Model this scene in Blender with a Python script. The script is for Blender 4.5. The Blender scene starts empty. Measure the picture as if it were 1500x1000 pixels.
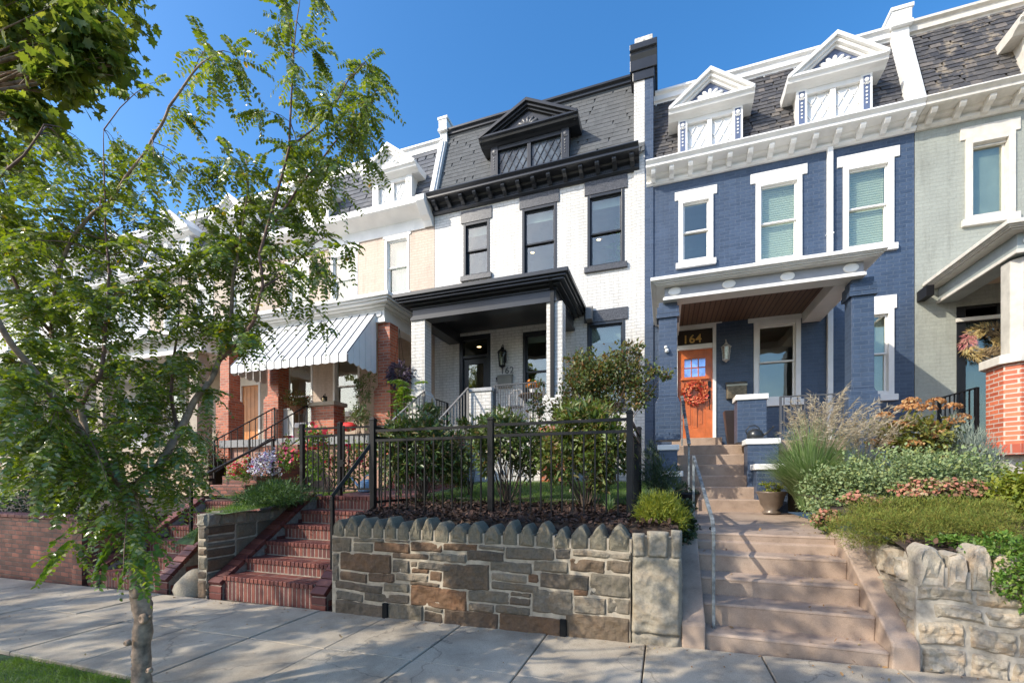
import bpy, bmesh, math, random
import numpy as np
from mathutils import Vector, Matrix
rnd = random.Random(7); NR = np.random.default_rng(11)
S = bpy.context.scene
C = S.collection
# ---------------------------------------------------------------- camera
F = 640.0; TH = math.radians(19.29); HOR = 700.0; CAMZ = 1.5   # focal length in pixels of a 1500 wide frame, yaw, horizon row, eye height
cam = bpy.data.objects.new('camera', bpy.data.cameras.new('camera')); C.objects.link(cam)
cam.location = (0, 0, CAMZ); cam.rotation_euler = (math.radians(90), 0, TH)
cam.data.sensor_width = 36; cam.data.lens = F/1500*36; cam.data.shift_y = (HOR-500)/1500
cam.data.clip_start = .05; cam.data.clip_end = 2000
S.camera = cam
# ---------------------------------------------------------------- sky and sun
SUN_EL = math.radians(36); SUN_DIR = Vector((1, 1, -1.0)).normalized()
w = bpy.data.worlds.new('World'); S.world = w; w.use_nodes = True
wn = w.node_tree.nodes; wl = w.node_tree.links
sky = wn.new('ShaderNodeTexSky'); sky.sky_type = 'NISHITA'; sky.sun_disc = False
sky.sun_elevation = SUN_EL; sky.sun_rotation = math.radians(225); sky.air_density = 1.0; sky.dust_density = 1.6; sky.ozone_density = 3
hsv = wn.new('ShaderNodeHueSaturation'); hsv.inputs['Saturation'].default_value = 1.3; hsv.inputs['Value'].default_value = 2.05; hsv.inputs['Hue'].default_value = .499
wl.new(sky.outputs[0], hsv.inputs['Color']); wl.new(hsv.outputs[0], wn['Background'].inputs[0])
wn['Background'].inputs[1].default_value = .14
sl = bpy.data.lights.new('sun', 'SUN'); so = bpy.data.objects.new('sun', sl); C.objects.link(so)
sl.energy = 4.9; sl.angle = math.radians(.53); sl.color = (1, .93, .80)
so.rotation_euler = SUN_DIR.to_track_quat('-Z', 'Y').to_euler(); so.location = (-20, -20, 30)
S.view_settings.view_transform = 'Standard'; S.view_settings.look = 'None'; S.view_settings.exposure = .08; S.view_settings.gamma = 1
# ---------------------------------------------------------------- measuring: photo pixel + distance plane -> world
CT, ST = math.cos(TH), math.sin(TH)
def PX(px, Y): r = (px-750)/F; return (CT*r-ST)/(ST*r+CT)*Y
def PZ(px, py, Y): r = (px-750)/F; return CAMZ+(HOR-py)/F*Y/(ST*r+CT)
def PD(px, py, d):                       # by distance along the view axis
    r = (px-750)/F; return Vector(((CT*r-ST)*d, (ST*r+CT)*d, CAMZ+(HOR-py)/F*d))
def PG(px, py, z):                       # on a level of known height
    return PD(px, py, (CAMZ-z)*F/(py-HOR))
def SZ(x): return .018*x                 # the pavement falls gently to the left
# ---------------------------------------------------------------- materials
MATS = {}
class NT:
    def __init__(s, name):
        s.m = bpy.data.materials.new(name); s.m.use_nodes = True; s.t = s.m.node_tree; s.n = s.t.nodes; s.l = s.t.links
        s.b = s.n['Principled BSDF']; s.out = s.n['Material Output']
    def add(s, typ, **kw):
        n = s.n.new(typ)
        for k, v in kw.items():
            if k in n.inputs: n.inputs[k].default_value = v
            else: setattr(n, k, v)
        return n
    def link(s, a, b): s.l.new(a, b)
    def ramp(s, fac, stops):
        r = s.n.new('ShaderNodeValToRGB'); s.l.new(fac, r.inputs[0]); e = r.color_ramp.elements
        while len(e) < len(stops): e.new(.5)
        for i, (p, c) in enumerate(stops): e[i].position = p; e[i].color = (*c, 1) if len(c) == 3 else c
        return r.outputs[0]
    def noise(s, scale, detail=4, vec=None, rough=.55):
        n = s.n.new('ShaderNodeTexNoise'); n.inputs['Scale'].default_value = scale; n.inputs['Detail'].default_value = detail; n.inputs['Roughness'].default_value = rough
        s.l.new(vec if vec else s.pos(), n.inputs['Vector']); return n.outputs['Fac']
    def pos(s):
        if not hasattr(s, '_p'): s._p = s.n.new('ShaderNodeNewGeometry')
        return s._p.outputs['Position']
    def mix(s, fac, a, b, typ='MIX'):
        n = s.n.new('ShaderNodeMix'); n.data_type = 'RGBA'; n.blend_type = typ
        for v, i in ((fac, 0), (a, 6), (b, 7)):
            if hasattr(v, 'links'): s.l.new(v, n.inputs[i])
            elif isinstance(v, (tuple, list)): n.inputs[i].default_value = (*v, 1) if len(v) == 3 else v
            else: n.inputs[i].default_value = v
        return n.outputs[2]
    def math(s, op, a, b=0.0):
        n = s.n.new('ShaderNodeMath'); n.operation = op
        for v, i in ((a, 0), (b, 1)):
            if hasattr(v, 'links'): s.l.new(v, n.inputs[i])
            else: n.inputs[i].default_value = v
        return n.outputs[0]
    def bump(s, h, strength=.5, dist=.01):
        n = s.n.new('ShaderNodeBump'); n.inputs['Strength'].default_value = strength; n.inputs['Distance'].default_value = dist
        s.l.new(h, n.inputs['Height']); s.l.new(n.outputs[0], s.b.inputs['Normal'])
    def wallvec(s):                      # u along the wall face, v up
        p = s.n.new('ShaderNodeSeparateXYZ'); s.l.new(s.pos(), p.inputs[0])
        q = s.n.new('ShaderNodeSeparateXYZ'); s.l.new(s._p.outputs['True Normal'], q.inputs[0])
        ax = s.math('ABSOLUTE', q.outputs[0]); g = s.math('GREATER_THAN', ax, .6)
        m = s.n.new('ShaderNodeMix'); s.l.new(g, m.inputs[0]); s.l.new(p.outputs[0], m.inputs[2]); s.l.new(p.outputs[1], m.inputs[3])
        az = s.math('ABSOLUTE', q.outputs[2]); gz = s.math('GREATER_THAN', az, .7)
        m2 = s.n.new('ShaderNodeMix'); s.l.new(gz, m2.inputs[0]); s.l.new(p.outputs[2], m2.inputs[2]); s.l.new(p.outputs[1], m2.inputs[3])
        c = s.n.new('ShaderNodeCombineXYZ'); s.l.new(m.outputs[0], c.inputs[0]); s.l.new(m2.outputs[0], c.inputs[1]); return c.outputs[0]
def mat(name, col, rough=.6, var=.06, vs=3.0, bump=0, bs=60, metal=0, spec=.5):
    if name in MATS: return MATS[name]
    t = NT(name); n = t.noise(vs, 5)
    c = t.ramp(n, [(.3, tuple(max(0, x*(1-var*2)) for x in col)), (.7, tuple(min(1, x*(1+var*2)) for x in col))])
    t.link(c, t.b.inputs['Base Color']); t.b.inputs['Roughness'].default_value = rough; t.b.inputs['Metallic'].default_value = metal
    t.b.inputs['Specular IOR Level'].default_value = spec
    if bump: t.bump(t.noise(bs, 4), bump, .004)
    MATS[name] = t.m; return t.m
def brick(name, col, mortar, bw=.205, bh=.068, ms=.006, rough=.55, var=.1, bumpd=.006, stain=.0, vary=None, swap=False):
    if name in MATS: return MATS[name]
    t = NT(name); v = t.wallvec()
    nz = t.n.new('ShaderNodeTexNoise'); nz.inputs['Scale'].default_value = 6; nz.inputs['Detail'].default_value = 3; t.link(v, nz.inputs['Vector'])
    vm = t.n.new('ShaderNodeVectorMath'); vm.operation = 'MULTIPLY_ADD'; vm.inputs[1].default_value = (.012, .012, 0)
    t.link(nz.outputs['Color'], vm.inputs[0]); t.link(v, vm.inputs[2])
    vec = vm.outputs[0]
    if swap:
        mp = t.n.new('ShaderNodeMapping'); mp.inputs['Rotation'].default_value = (0, 0, math.radians(90)); t.link(vec, mp.inputs[0]); vec = mp.outputs[0]
    b = t.add('ShaderNodeTexBrick'); t.link(vec, b.inputs['Vector'])
    b.inputs['Scale'].default_value = 1; b.inputs['Brick Width'].default_value = bw+ms; b.inputs['Row Height'].default_value = bh+ms
    b.inputs['Mortar Size'].default_value = ms; b.inputs['Mortar Smooth'].default_value = .25
    if swap: b.offset = 0
    lo = tuple(x*(1-var) for x in col); hi = tuple(min(1, x*(1+var)) for x in (vary or col))
    b.inputs['Color1'].default_value = (*lo, 1); b.inputs['Color2'].default_value = (*hi, 1); b.inputs['Mortar'].default_value = (*mortar, 1)
    n1 = t.noise(1.3, 5); n2 = t.noise(22, 4)
    c = t.mix(.55, b.outputs['Color'], t.ramp(n1, [(.3, (.78,)*3), (.72, (1.0,)*3)]), 'MULTIPLY')
    c = t.mix(.35, c, t.ramp(n2, [(.3, (.7,)*3), (.6, (1,)*3)]), 'MULTIPLY')
    mp2 = t.n.new('ShaderNodeMapping'); mp2.inputs['Scale'].default_value = (5, .55, 1); t.link(v, mp2.inputs[0]); c = t.mix(.42, c, t.ramp(t.noise(1.0, 6, mp2.outputs[0], .7), [(.36, (.62, .60, .57)), (.5, (.97, .96, .95)), (.7, (1, 1, 1))]), 'MULTIPLY')
    t.link(c, t.b.inputs['Base Color']); t.b.inputs['Roughness'].default_value = rough
    h = t.math('ADD', t.math('MULTIPLY', b.outputs['Fac'], -1.0), t.math('MULTIPLY', t.noise(35, 3), .7))
    t.bump(h, .55, bumpd); MATS[name] = t.m; return t.m
def island(name, cols, rough=.6, trans=0, spec=.5, bump=0, tint=None, noise_mix=.25, ns=8):
    if name in MATS: return MATS[name]
    t = NT(name); t.pos()
    k = len(cols); f = t._p.outputs['Random Per Island']
    c = t.ramp(f, [((i+.5)/k, c_) for i, c_ in enumerate(cols)])
    c = t.mix(noise_mix, c, t.ramp(t.noise(ns, 4), [(.3, (.45,)*3), (.7, (1.0,)*3)]), 'MULTIPLY')
    t.link(c, t.b.inputs['Base Color']); t.b.inputs['Roughness'].default_value = rough; t.b.inputs['Specular IOR Level'].default_value = spec
    if bump: t.bump(t.noise(ns*5, 5), bump, .006)
    if trans:
        tr = t.n.new('ShaderNodeBsdfTranslucent'); m = t.n.new('ShaderNodeMixShader'); m.inputs[0].default_value = trans
        hs = t.n.new('ShaderNodeHueSaturation'); hs.inputs['Saturation'].default_value = 1.15; hs.inputs['Value'].default_value = 1.9; hs.inputs['Hue'].default_value = .48
        t.link(c, hs.inputs['Color']); t.link(hs.outputs[0], tr.inputs[0])
        t.link(t.b.outputs[0], m.inputs[1]); t.link(tr.outputs[0], m.inputs[2]); t.link(m.outputs[0], t.out.inputs[0])
    MATS[name] = t.m; return t.m
def glass(name, tint=(.82, .88, .84), refl=.22):
    t = NT(name); t.n.remove(t.b)
    tr = t.n.new('ShaderNodeBsdfTransparent'); tr.inputs[0].default_value = (*tint, 1)
    gl = t.n.new('ShaderNodeBsdfGlossy'); gl.inputs['Roughness'].default_value = .015; gl.inputs[0].default_value = (.95, .88, .78, 1)
    lw = t.n.new('ShaderNodeLayerWeight'); f = t.math('ADD', t.math('MULTIPLY', t.math('POWER', lw.outputs['Facing'], 3.5), .75), refl); m = t.n.new('ShaderNodeMixShader'); t.link(f, m.inputs[0]); t.link(tr.outputs[0], m.inputs[1]); t.link(gl.outputs[0], m.inputs[2])
    bp = t.n.new('ShaderNodeBump'); bp.inputs['Strength'].default_value = .3; bp.inputs['Distance'].default_value = .02; t.link(t.noise(1.6, 2), bp.inputs['Height']); t.link(bp.outputs[0], gl.inputs['Normal'])
    t.link(m.outputs[0], t.out.inputs[0]); MATS[name] = t.m; return t.m
GLASS = glass('window glass', refl=.14)
WHITE = mat('white painted wood', (.78, .765, .73), .45, .045, 2.2, bump=.15, bs=25)
WARMW = mat('cream painted wood', (.72, .68, .6), .5, .03)
BLACK = mat('black painted wood', (.022, .024, .028), .3, .1)
BLKM = mat('black metal', (.008, .008, .009), .42, .1, spec=.3)
GALV = mat('galvanised steel', (.32, .34, .34), .42, .12, 25, metal=.7)
GLINT = mat('black painted rough stone', (.06, .06, .065), .35, .35, 30, bump=.9, bs=45)
GOLD = mat('gold leaf', (.75, .5, .16), .3, .05, metal=.6)
BW162 = brick('white painted brick', (.74, .715, .67), (.53, .505, .46), var=.03, bumpd=.013, ms=.008, rough=.5)
BB164 = brick('blue painted brick', (.045, .072, .126), (.075, .105, .16), var=.08, vary=(.054, .083, .14), bumpd=.012, rough=.42, ms=.008)
BG166 = brick('sage painted brick', (.345, .36, .315), (.325, .34, .295), var=.03, bumpd=.008, ms=.006)
BY160 = brick('cream painted brick', (.56, .43, .335), (.48, .37, .28), var=.04)
BT158 = brick('tan painted brick', (.45, .37, .29), (.42, .35, .27), var=.04)
BL156 = brick('pale grey painted brick', (.55, .57, .6), (.5, .52, .55), var=.04)
RED = brick('red column brick', (.42, .095, .04), (.40, .27, .2), ms=.009, var=.2, vary=(.50, .13, .055), bh=.062)
ORB = brick('orange red brick', (.55, .12, .055), (.6, .5, .42), ms=.010, var=.15, vary=(.62, .17, .08), bh=.062)
MAR = brick('maroon stair brick', (.17, .035, .028), (.33, .25, .21), ms=.009, var=.25, vary=(.25, .055, .04), bw=.062, bh=.2, bumpd=.008)
MARH = brick('maroon laid brick', (.17, .035, .028), (.33, .25, .21), ms=.009, var=.25, vary=(.25, .055, .04), bw=.2, bh=.062, bumpd=.008)
OLDR = brick('old red wall brick', (.155, .045, .028), (.085, .05, .04), ms=.009, var=.35, vary=(.23, .07, .042), bumpd=.01)
def tan_conc():
    t = NT('tan coated concrete'); c = t.ramp(t.noise(1.7, 7, rough=.7), [(.3, (.285, .205, .15)), (.5, (.39, .285, .212)), (.7, (.455, .345, .262))])
    c = t.mix(.6, c, t.ramp(t.noise(9, 6, rough=.7), [(.32, (.72, .70, .68)), (.5, (1, 1, 1))]), 'MULTIPLY'); c = t.mix(.5, c, t.ramp(t.noise(220, 2), [(.35, (.6,)*3), (.6, (1.1,)*3)]), 'MULTIPLY')
    t.link(c, t.b.inputs['Base Color']); t.b.inputs['Roughness'].default_value = .9; t.bump(t.noise(120, 5), .5, .005); return t.m
CONC = tan_conc()
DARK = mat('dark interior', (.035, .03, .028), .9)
ROOM = mat('room wall', (.48, .43, .37), .9)
# ---------------------------------------------------------------- mesh building
WL = {}                                   # world location of every object's frame
def link(o, parent=None, loc=(0, 0, 0)):
    C.objects.link(o); o.location = loc
    if parent is not None: o.parent = parent; WL[o] = WL[parent]+Vector(loc)
    else: WL[o] = Vector(loc)
    return o
def tag(o, label=None, cat=None, group=None, kind=None):
    if label: o['label'] = label
    if cat: o['category'] = cat
    if group: o['group'] = group
    if kind: o['kind'] = kind
    return o
def thing(name, label, cat, loc=(0, 0, 0), group=None):
    return tag(link(bpy.data.objects.new(name, None), None, loc), label, cat, group)
class MB:
    def __init__(s): s.v = []; s.f = []; s.m = []
    def add(s, vs, fs, m=0):
        k = len(s.v); s.v += [tuple(v) for v in vs]; s.f += [tuple(i+k for i in f) for f in fs]; s.m += [m]*len(fs); return s
    def box(s, x0, x1, y0, y1, z0, z1, m=0):
        return s.add([(x0, y0, z0), (x1, y0, z0), (x1, y1, z0), (x0, y1, z0), (x0, y0, z1), (x1, y0, z1), (x1, y1, z1), (x0, y1, z1)],
                     [(0, 3, 2, 1), (4, 5, 6, 7), (0, 1, 5, 4), (1, 2, 6, 5), (2, 3, 7, 6), (3, 0, 4, 7)], m)
    def prism(s, prof, a0, a1, axis='x', m=0):   # prof: pairs in the other two axes, in x,y,z order
        n = len(prof)
        def mk(p, a): return (a, p[0], p[1]) if axis == 'x' else (p[0], a, p[1]) if axis == 'y' else (p[0], p[1], a)
        vs = [mk(p, a0) for p in prof]+[mk(p, a1) for p in prof]
        return s.add(vs, [tuple(range(n)), tuple(range(2*n-1, n-1, -1))]+[(i, i+n, (i+1) % n+n, (i+1) % n) for i in range(n)], m)
    def bar(s, p, q, w_, h_=None, m=0, up=(0, 0, 1)):
        p = Vector(p); q = Vector(q); d = (q-p).normalized(); h_ = h_ or w_; u = Vector(up)
        if abs(d.dot(u)) > .98: u = Vector((0, 1, 0))
        a = d.cross(u).normalized()*w_/2; b = a.cross(d).normalized()*h_/2
        return s.add([p-a-b, p+a-b, p+a+b, p-a+b, q-a-b, q+a-b, q+a+b, q-a+b], [(0, 1, 2, 3), (7, 6, 5, 4), (0, 4, 5, 1), (1, 5, 6, 2), (2, 6, 7, 3), (3, 7, 4, 0)], m)
    def tube(s, pts, r, n=8, m=0, cap=True):
        pts = [Vector(p) for p in pts]; k = len(pts); r = r if hasattr(r, '__len__') else [r]*k
        vs = []; a = None
        for i, p in enumerate(pts):
            d = (pts[min(i+1, k-1)]-pts[max(i-1, 0)]).normalized()
            if a is None: a = d.cross(Vector((0, 0, 1)) if abs(d.z) < .9 else Vector((1, 0, 0))).normalized()
            a = (a-d*a.dot(d)).normalized(); b = d.cross(a)
            vs += [p+(a*math.cos(2*math.pi*j/n)+b*math.sin(2*math.pi*j/n))*r[i] for j in range(n)]
        fs = [(i*n+j, i*n+(j+1) % n, (i+1)*n+(j+1) % n, (i+1)*n+j) for i in range(k-1) for j in range(n)]
        if cap: fs += [tuple(range(n-1, -1, -1)), tuple(range((k-1)*n, k*n))]
        return s.add(vs, fs, m)
    def lathe(s, prof, c, n=20, m=0, axis='z'):
        vs = []
        for r, z in prof:
            for j in range(n):
                a = 2*math.pi*j/n; u, v = r*math.cos(a), r*math.sin(a)
                vs.append((c[0]+u, c[1]+v, c[2]+z) if axis == 'z' else (c[0]+u, c[1]+z, c[2]+v) if axis == 'y' else (c[0]+z, c[1]+u, c[2]+v))
        k = len(prof)
        return s.add(vs, [(i*n+j, i*n+(j+1) % n, (i+1)*n+(j+1) % n, (i+1)*n+j) for i in range(k-1) for j in range(n)]+[tuple(range(n-1, -1, -1)), tuple(range((k-1)*n, k*n))], m)
    def build(s, name, mats, parent=None, smooth=False, bevel=0, fix=True, loc=(0, 0, 0), seg=2):
        mats = mats if isinstance(mats, (list, tuple)) else [mats]
        off = WL[parent] if parent is not None else Vector(loc)
        me = bpy.data.meshes.new(name); me.from_pydata([(x-off.x, y-off.y, z-off.z) for x, y, z in s.v], [], s.f)
        for m_ in mats: me.materials.append(m_)
        me.polygons.foreach_set('material_index', s.m)
        if fix:
            bm = bmesh.new(); bm.from_mesh(me); bmesh.ops.recalc_face_normals(bm, faces=bm.faces[:]); bm.to_mesh(me); bm.free()
        o = bpy.data.objects.new(name, me); link(o, parent, (0, 0, 0) if parent is not None else loc)
        if smooth: me.polygons.foreach_set('use_smooth', [True]*len(me.polygons))
        if bevel:
            b = o.modifiers.new('bevel', 'BEVEL'); b.width = bevel; b.segments = seg; b.limit_method = 'ANGLE'; b.angle_limit = math.radians(35)
        return o
def text_mesh(body, size, loc, mt, name, parent, depth=.01, rot=(math.radians(90), 0, 0), spacing=1.0, bold=0):
    cu = bpy.data.curves.new(name, 'FONT'); cu.body = body; cu.size = size; cu.extrude = depth/2; cu.offset = bold; cu.align_x = 'CENTER'; cu.space_character = spacing
    ob = bpy.data.objects.new(name, cu); C.objects.link(ob); bpy.context.view_layer.update()
    me = bpy.data.meshes.new_from_object(ob); bpy.data.objects.remove(ob); me.materials.clear(); me.materials.append(mt)
    M = Matrix.Translation(Vector(loc)-(WL[parent] if parent is not None else Vector((0, 0, 0)))) @ Matrix.Rotation(rot[2], 4, 'Z') @ Matrix.Rotation(rot[0], 4, 'X'); me.transform(M)
    return link(bpy.data.objects.new(name, me), parent)
# ---------------------------------------------------------------- foliage in bulk
SHAPES = {  # outline in (length, width) with faces; length along 0..1
    'leaf': (np.array([(0, 0, 0), (.3, .26, .06), (.72, .22, .05), (1, 0, 0), (.72, -.22, .05), (.3, -.26, .06)]), [(0, 1, 2, 3), (0, 3, 4, 5)]),
    'long': (np.array([(0, 0, 0), (.3, .15, .04), (.7, .13, .03), (1, 0, -.06), (.7, -.13, .03), (.3, -.15, .04)]), [(0, 1, 2, 3), (0, 3, 4, 5)]),
    'needle': (np.array([(0, .07, 0), (0, -.07, 0), (1, 0, 0)]), [(0, 1, 2)]),
    'blade': (np.array([(0, .02, 0), (0, -.02, 0), (.6, -.016, .0), (.6, .016, .0), (1, 0, -.12)]), [(0, 1, 2, 3), (3, 2, 4)]),
    'petal': (np.array([(0, .5, 0), (.43, .25, .1), (.43, -.25, 0), (0, -.5, .1), (-.43, -.25, 0), (-.43, .25, .1)]), [(0, 5, 4, 3, 2, 1)]),
    'maple': (np.array([(0, 0, 0), (-.05, .32, 0), (.18, .28, .02), (.25, .55, -.04), (.45, .36, .02), (.62, .42, -.03), (.62, .18, .03), (1, 0, -.08), (.62, -.18, .03), (.62, -.42, -.03), (.45, -.36, .02), (.25, -.55, -.04), (.18, -.28, .02), (-.05, -.32, 0)]), [(0, 1, 2, 3, 4, 5, 6, 7), (0, 7, 8, 9, 10, 11, 12, 13)]),
}
def unit(a): return a/np.maximum(np.linalg.norm(a, axis=-1, keepdims=True), 1e-9)
def leaves(name, pos, direc, normal, size, mt, parent=None, shape='leaf', smooth=False, loc=None):
    """one mesh of many leaf-sized faces"""
    tv, tf = SHAPES[shape]; n = len(pos); d = unit(np.asarray(direc, float)); nn = np.asarray(normal, float)
    nn = unit(nn-d*(nn*d).sum(1, keepdims=True)); sd = np.cross(nn, d); size = np.broadcast_to(np.asarray(size, float), (n,))[:, None, None]
    V = pos[:, None, :]+size*(tv[None, :, 0:1]*d[:, None]+tv[None, :, 1:2]*sd[:, None]+tv[None, :, 2:3]*nn[:, None])
    off = np.array(WL[parent] if parent is not None else (loc or (0, 0, 0)))
    V = (V-off).reshape(-1, 3); k = len(tv)
    lens = np.array([len(f) for f in tf]); flat = np.concatenate([np.array(f) for f in tf])
    idx = (np.arange(n)[:, None]*k+flat[None]).ravel(); lt = np.tile(lens, n); ls = np.concatenate([[0], np.cumsum(lt)[:-1]])
    me = bpy.data.meshes.new(name); me.vertices.add(len(V)); me.vertices.foreach_set('co', V.ravel().astype(np.float32))
    me.loops.add(len(idx)); me.loops.foreach_set('vertex_index', idx.astype(np.int32))
    me.polygons.add(len(lt)); me.polygons.foreach_set('loop_start', ls.astype(np.int32)); me.polygons.foreach_set('loop_total', lt.astype(np.int32))
    me.update(calc_edges=True); me.materials.append(mt)
    return link(bpy.data.objects.new(name, me), parent, (0, 0, 0) if parent is not None else tuple(off))
def rvec(n): return unit(NR.normal(size=(n, 3)))
def blob_pts(n, c, r, shell=.55, bottom=-1):
    """points in an ellipsoid, more of them near its skin, gathered in clumps; returns points and outward directions"""
    c = np.array(c, float); r = np.array(r, float)
    k = max(6, n//45); cd = rvec(k*3); cd = cd[cd[:, 2] > bottom][:k]; k = len(cd)
    rad = NR.uniform(shell, .97, k)[:, None]; cc = cd*rad
    i = NR.integers(0, k, n); p = cc[i]+NR.normal(size=(n, 3))*.17
    free = NR.random(n) < .25; q = rvec(n)*NR.uniform(.2, 1, n)[:, None]; p[free] = q[free]
    return c+p*r, unit(p+1e-6)
# ================================================================ HOUSES
YF = 10.9
def wall(root, x0, x1, z0, z1, holes, m, th=.3, name='wall', y=YF):
    xs = sorted({x0, x1, *[h[0] for h in holes], *[h[1] for h in holes]}); zs = sorted({z0, z1, *[h[2] for h in holes], *[h[3] for h in holes]})
    xs = [v for v in xs if x0 <= v <= x1]; zs = [v for v in zs if z0 <= v <= z1]; B = MB()
    hole = lambda i, j: not (0 <= i < len(xs)-1 and 0 <= j < len(zs)-1) or any(h[0]-1e-6 <= xs[i] and xs[i+1] <= h[1]+1e-6 and h[2]-1e-6 <= zs[j] and zs[j+1] <= h[3]+1e-6 for h in holes)
    for i in range(len(xs)-1):
        for j in range(len(zs)-1):
            if hole(i, j): continue
            a, b, c, d = xs[i], xs[i+1], zs[j], zs[j+1]
            B.add([(a, y, c), (b, y, c), (b, y, d), (a, y, d)], [(0, 1, 2, 3)]); B.add([(a, y+th, c), (b, y+th, c), (b, y+th, d), (a, y+th, d)], [(3, 2, 1, 0)])
            if hole(i-1, j): B.add([(a, y, c), (a, y, d), (a, y+th, d), (a, y+th, c)], [(0, 1, 2, 3)])
            if hole(i+1, j): B.add([(b, y, c), (b, y+th, c), (b, y+th, d), (b, y, d)], [(0, 1, 2, 3)])
            if hole(i, j-1): B.add([(a, y, c), (a, y+th, c), (b, y+th, c), (b, y, c)], [(0, 1, 2, 3)])
            if hole(i, j+1): B.add([(a, y, d), (b, y, d), (b, y+th, d), (a, y+th, d)], [(0, 1, 2, 3)])
    return B.build(name, m, root, fix=False)
def interior(root, x0, x1, z0, z1, light=None):
    B = MB(); y0 = YF+.302; y1 = YF+3.6; x0 += .1; x1 -= .1
    B.add([(x0, y0, z0), (x1, y0, z0), (x1, y1, z0), (x0, y1, z0), (x0, y0, z1), (x1, y0, z1), (x1, y1, z1), (x0, y1, z1)], [(0, 1, 2, 3), (7, 6, 5, 4), (2, 1, 5, 6), (3, 2, 6, 7), (0, 3, 7, 4)])
    return B.build('room', ROOM, root, fix=False)
BLIND = None
def mk_blind():
    t = NT('pale slatted blind'); p = t.n.new('ShaderNodeSeparateXYZ'); t.link(t.pos(), p.inputs[0])
    s_ = t.math('SINE', t.math('MULTIPLY', p.outputs[2], 2*math.pi/.05)); c = t.ramp(t.math('ADD', t.math('MULTIPLY', s_, .5), .5), [(0, (.46, .46, .40)), (.5, (.80, .78, .70))])
    t.link(c, t.b.inputs['Base Color']); t.bump(s_, .6, .01); return t.m
BLIND = mk_blind()
CURT = mat('grey roller shade', (.42, .44, .45), .8)
def window(root, x0, x1, z0, z1, fm, mid=.5, cw=.07, rec=.03, blind=None, lintel=None, sill=None, sm=None, y=YF, lm=None, sw=.04, blindm=None):
    B = MB(); ya = y+rec-.045; yb = y+.17
    B.box(x0, x0+cw, ya, yb, z0, z1).box(x1-cw, x1, ya, yb, z0, z1).box(x0+cw, x1-cw, ya, yb, z1-cw, z1).box(x0+cw, x1-cw, ya, yb, z0, z0+cw*.6)
    wd = B.build('window', fm, root, bevel=.006)
    a, b, c, d = x0+cw, x1-cw, z0+cw*.6, z1-cw; zm = c+(d-c)*mid; S_ = MB()
    for (lo, hi, yy) in ((zm-sw/2, d, ya+.07), (c, zm+sw/2, ya+.115)):
        S_.box(a, a+sw, yy, yy+.04, lo, hi).box(b-sw, b, yy, yy+.04, lo, hi).box(a+sw, b-sw, yy, yy+.04, hi-sw, hi).box(a+sw, b-sw, yy, yy+.04, lo, lo+sw)
    S_.build('sash', sm or fm, wd, bevel=.004)
    G = MB(); G.box(a+sw, b-sw, ya+.088, ya+.092, zm+sw/2, d-sw).box(a+sw, b-sw, ya+.133, ya+.137, c+sw, zm-sw/2); G.build('pane', GLASS, wd)
    if blind is not None: MB().box(a+.01, b-.01, ya+.2, ya+.215, c+(d-c)*blind, d).build('blind', blindm or BLIND, wd)
    if lintel: h, e = lintel; MB().box(x0-e, x1+e, y-.028, y+.09, z1+.002, z1+h).build('lintel', lm or fm, wd, bevel=.008)
    if sill: h, e = sill; MB().box(x0-e, x1+e, y-.07, y+.12, z0-h, z0-.002).build('sill', lm or fm, wd, bevel=.008)
    return wd
def pxwin(root, pl, pr, pt, pb, fm, **k):       # corners read at the right jamb, on the front wall
    return window(root, PX(pl, YF), PX(pr, YF), PZ(pr, pb, YF), PZ(pr, pt, YF), fm, **k)
def pxrect(pl, pr, pt, pb): return (PX(pl, YF), PX(pr, YF), PZ(pr, pb, YF), PZ(pr, pt, YF))
def cornice(root, x0, x1, z, m, nb, m2=None, proj=.47, fr=.42, bm_=None, dent=False, endl=True, endr=True):
    y = YF
    prof = [(y+.1, z-.02), (y-proj, z), (y-proj-.01, z-.03), (y-proj+.05, z-.075), (y-proj+.06, z-.085), (y-proj+.06, z-.135), (y-proj+.1, z-.15), (y-.17, z-.16), (y-.15, z-.2), (y-.09, z-.22), (y-.06, z-.24),
            (y-.055, z-fr+.09), (y-.1, z-fr+.07), (y-.1, z-fr+.04), (y-.05, z-fr), (y+.1, z-fr)]
    c = MB().prism(prof, x0, x1).build('cornice', m, root)
    mats = bm_ or m
    for i in range(nb):
        xc = x0+.16+(x1-x0-.32)*i/(nb-1); b = MB(); bw = .05
        b.prism([(y-.05, z-.158), (y-proj+.12, z-.152), (y-proj+.12, z-.2), (y-proj+.16, z-.25), (y-.2, z-.27), (y-.13, z-.33), (y-.05, z-.345)], xc-bw, xc+bw)
        b.build('bracket', mats, c, bevel=.006)
    if dent:
        b = MB()
        for i in range(int((x1-x0)/.045)): b.box(x0+i*.045, x0+i*.045+.024, y-.118, y-.1, z-fr+.068, z-fr+.1)
        b.build('dentil_band', m, c)
    return c
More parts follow.
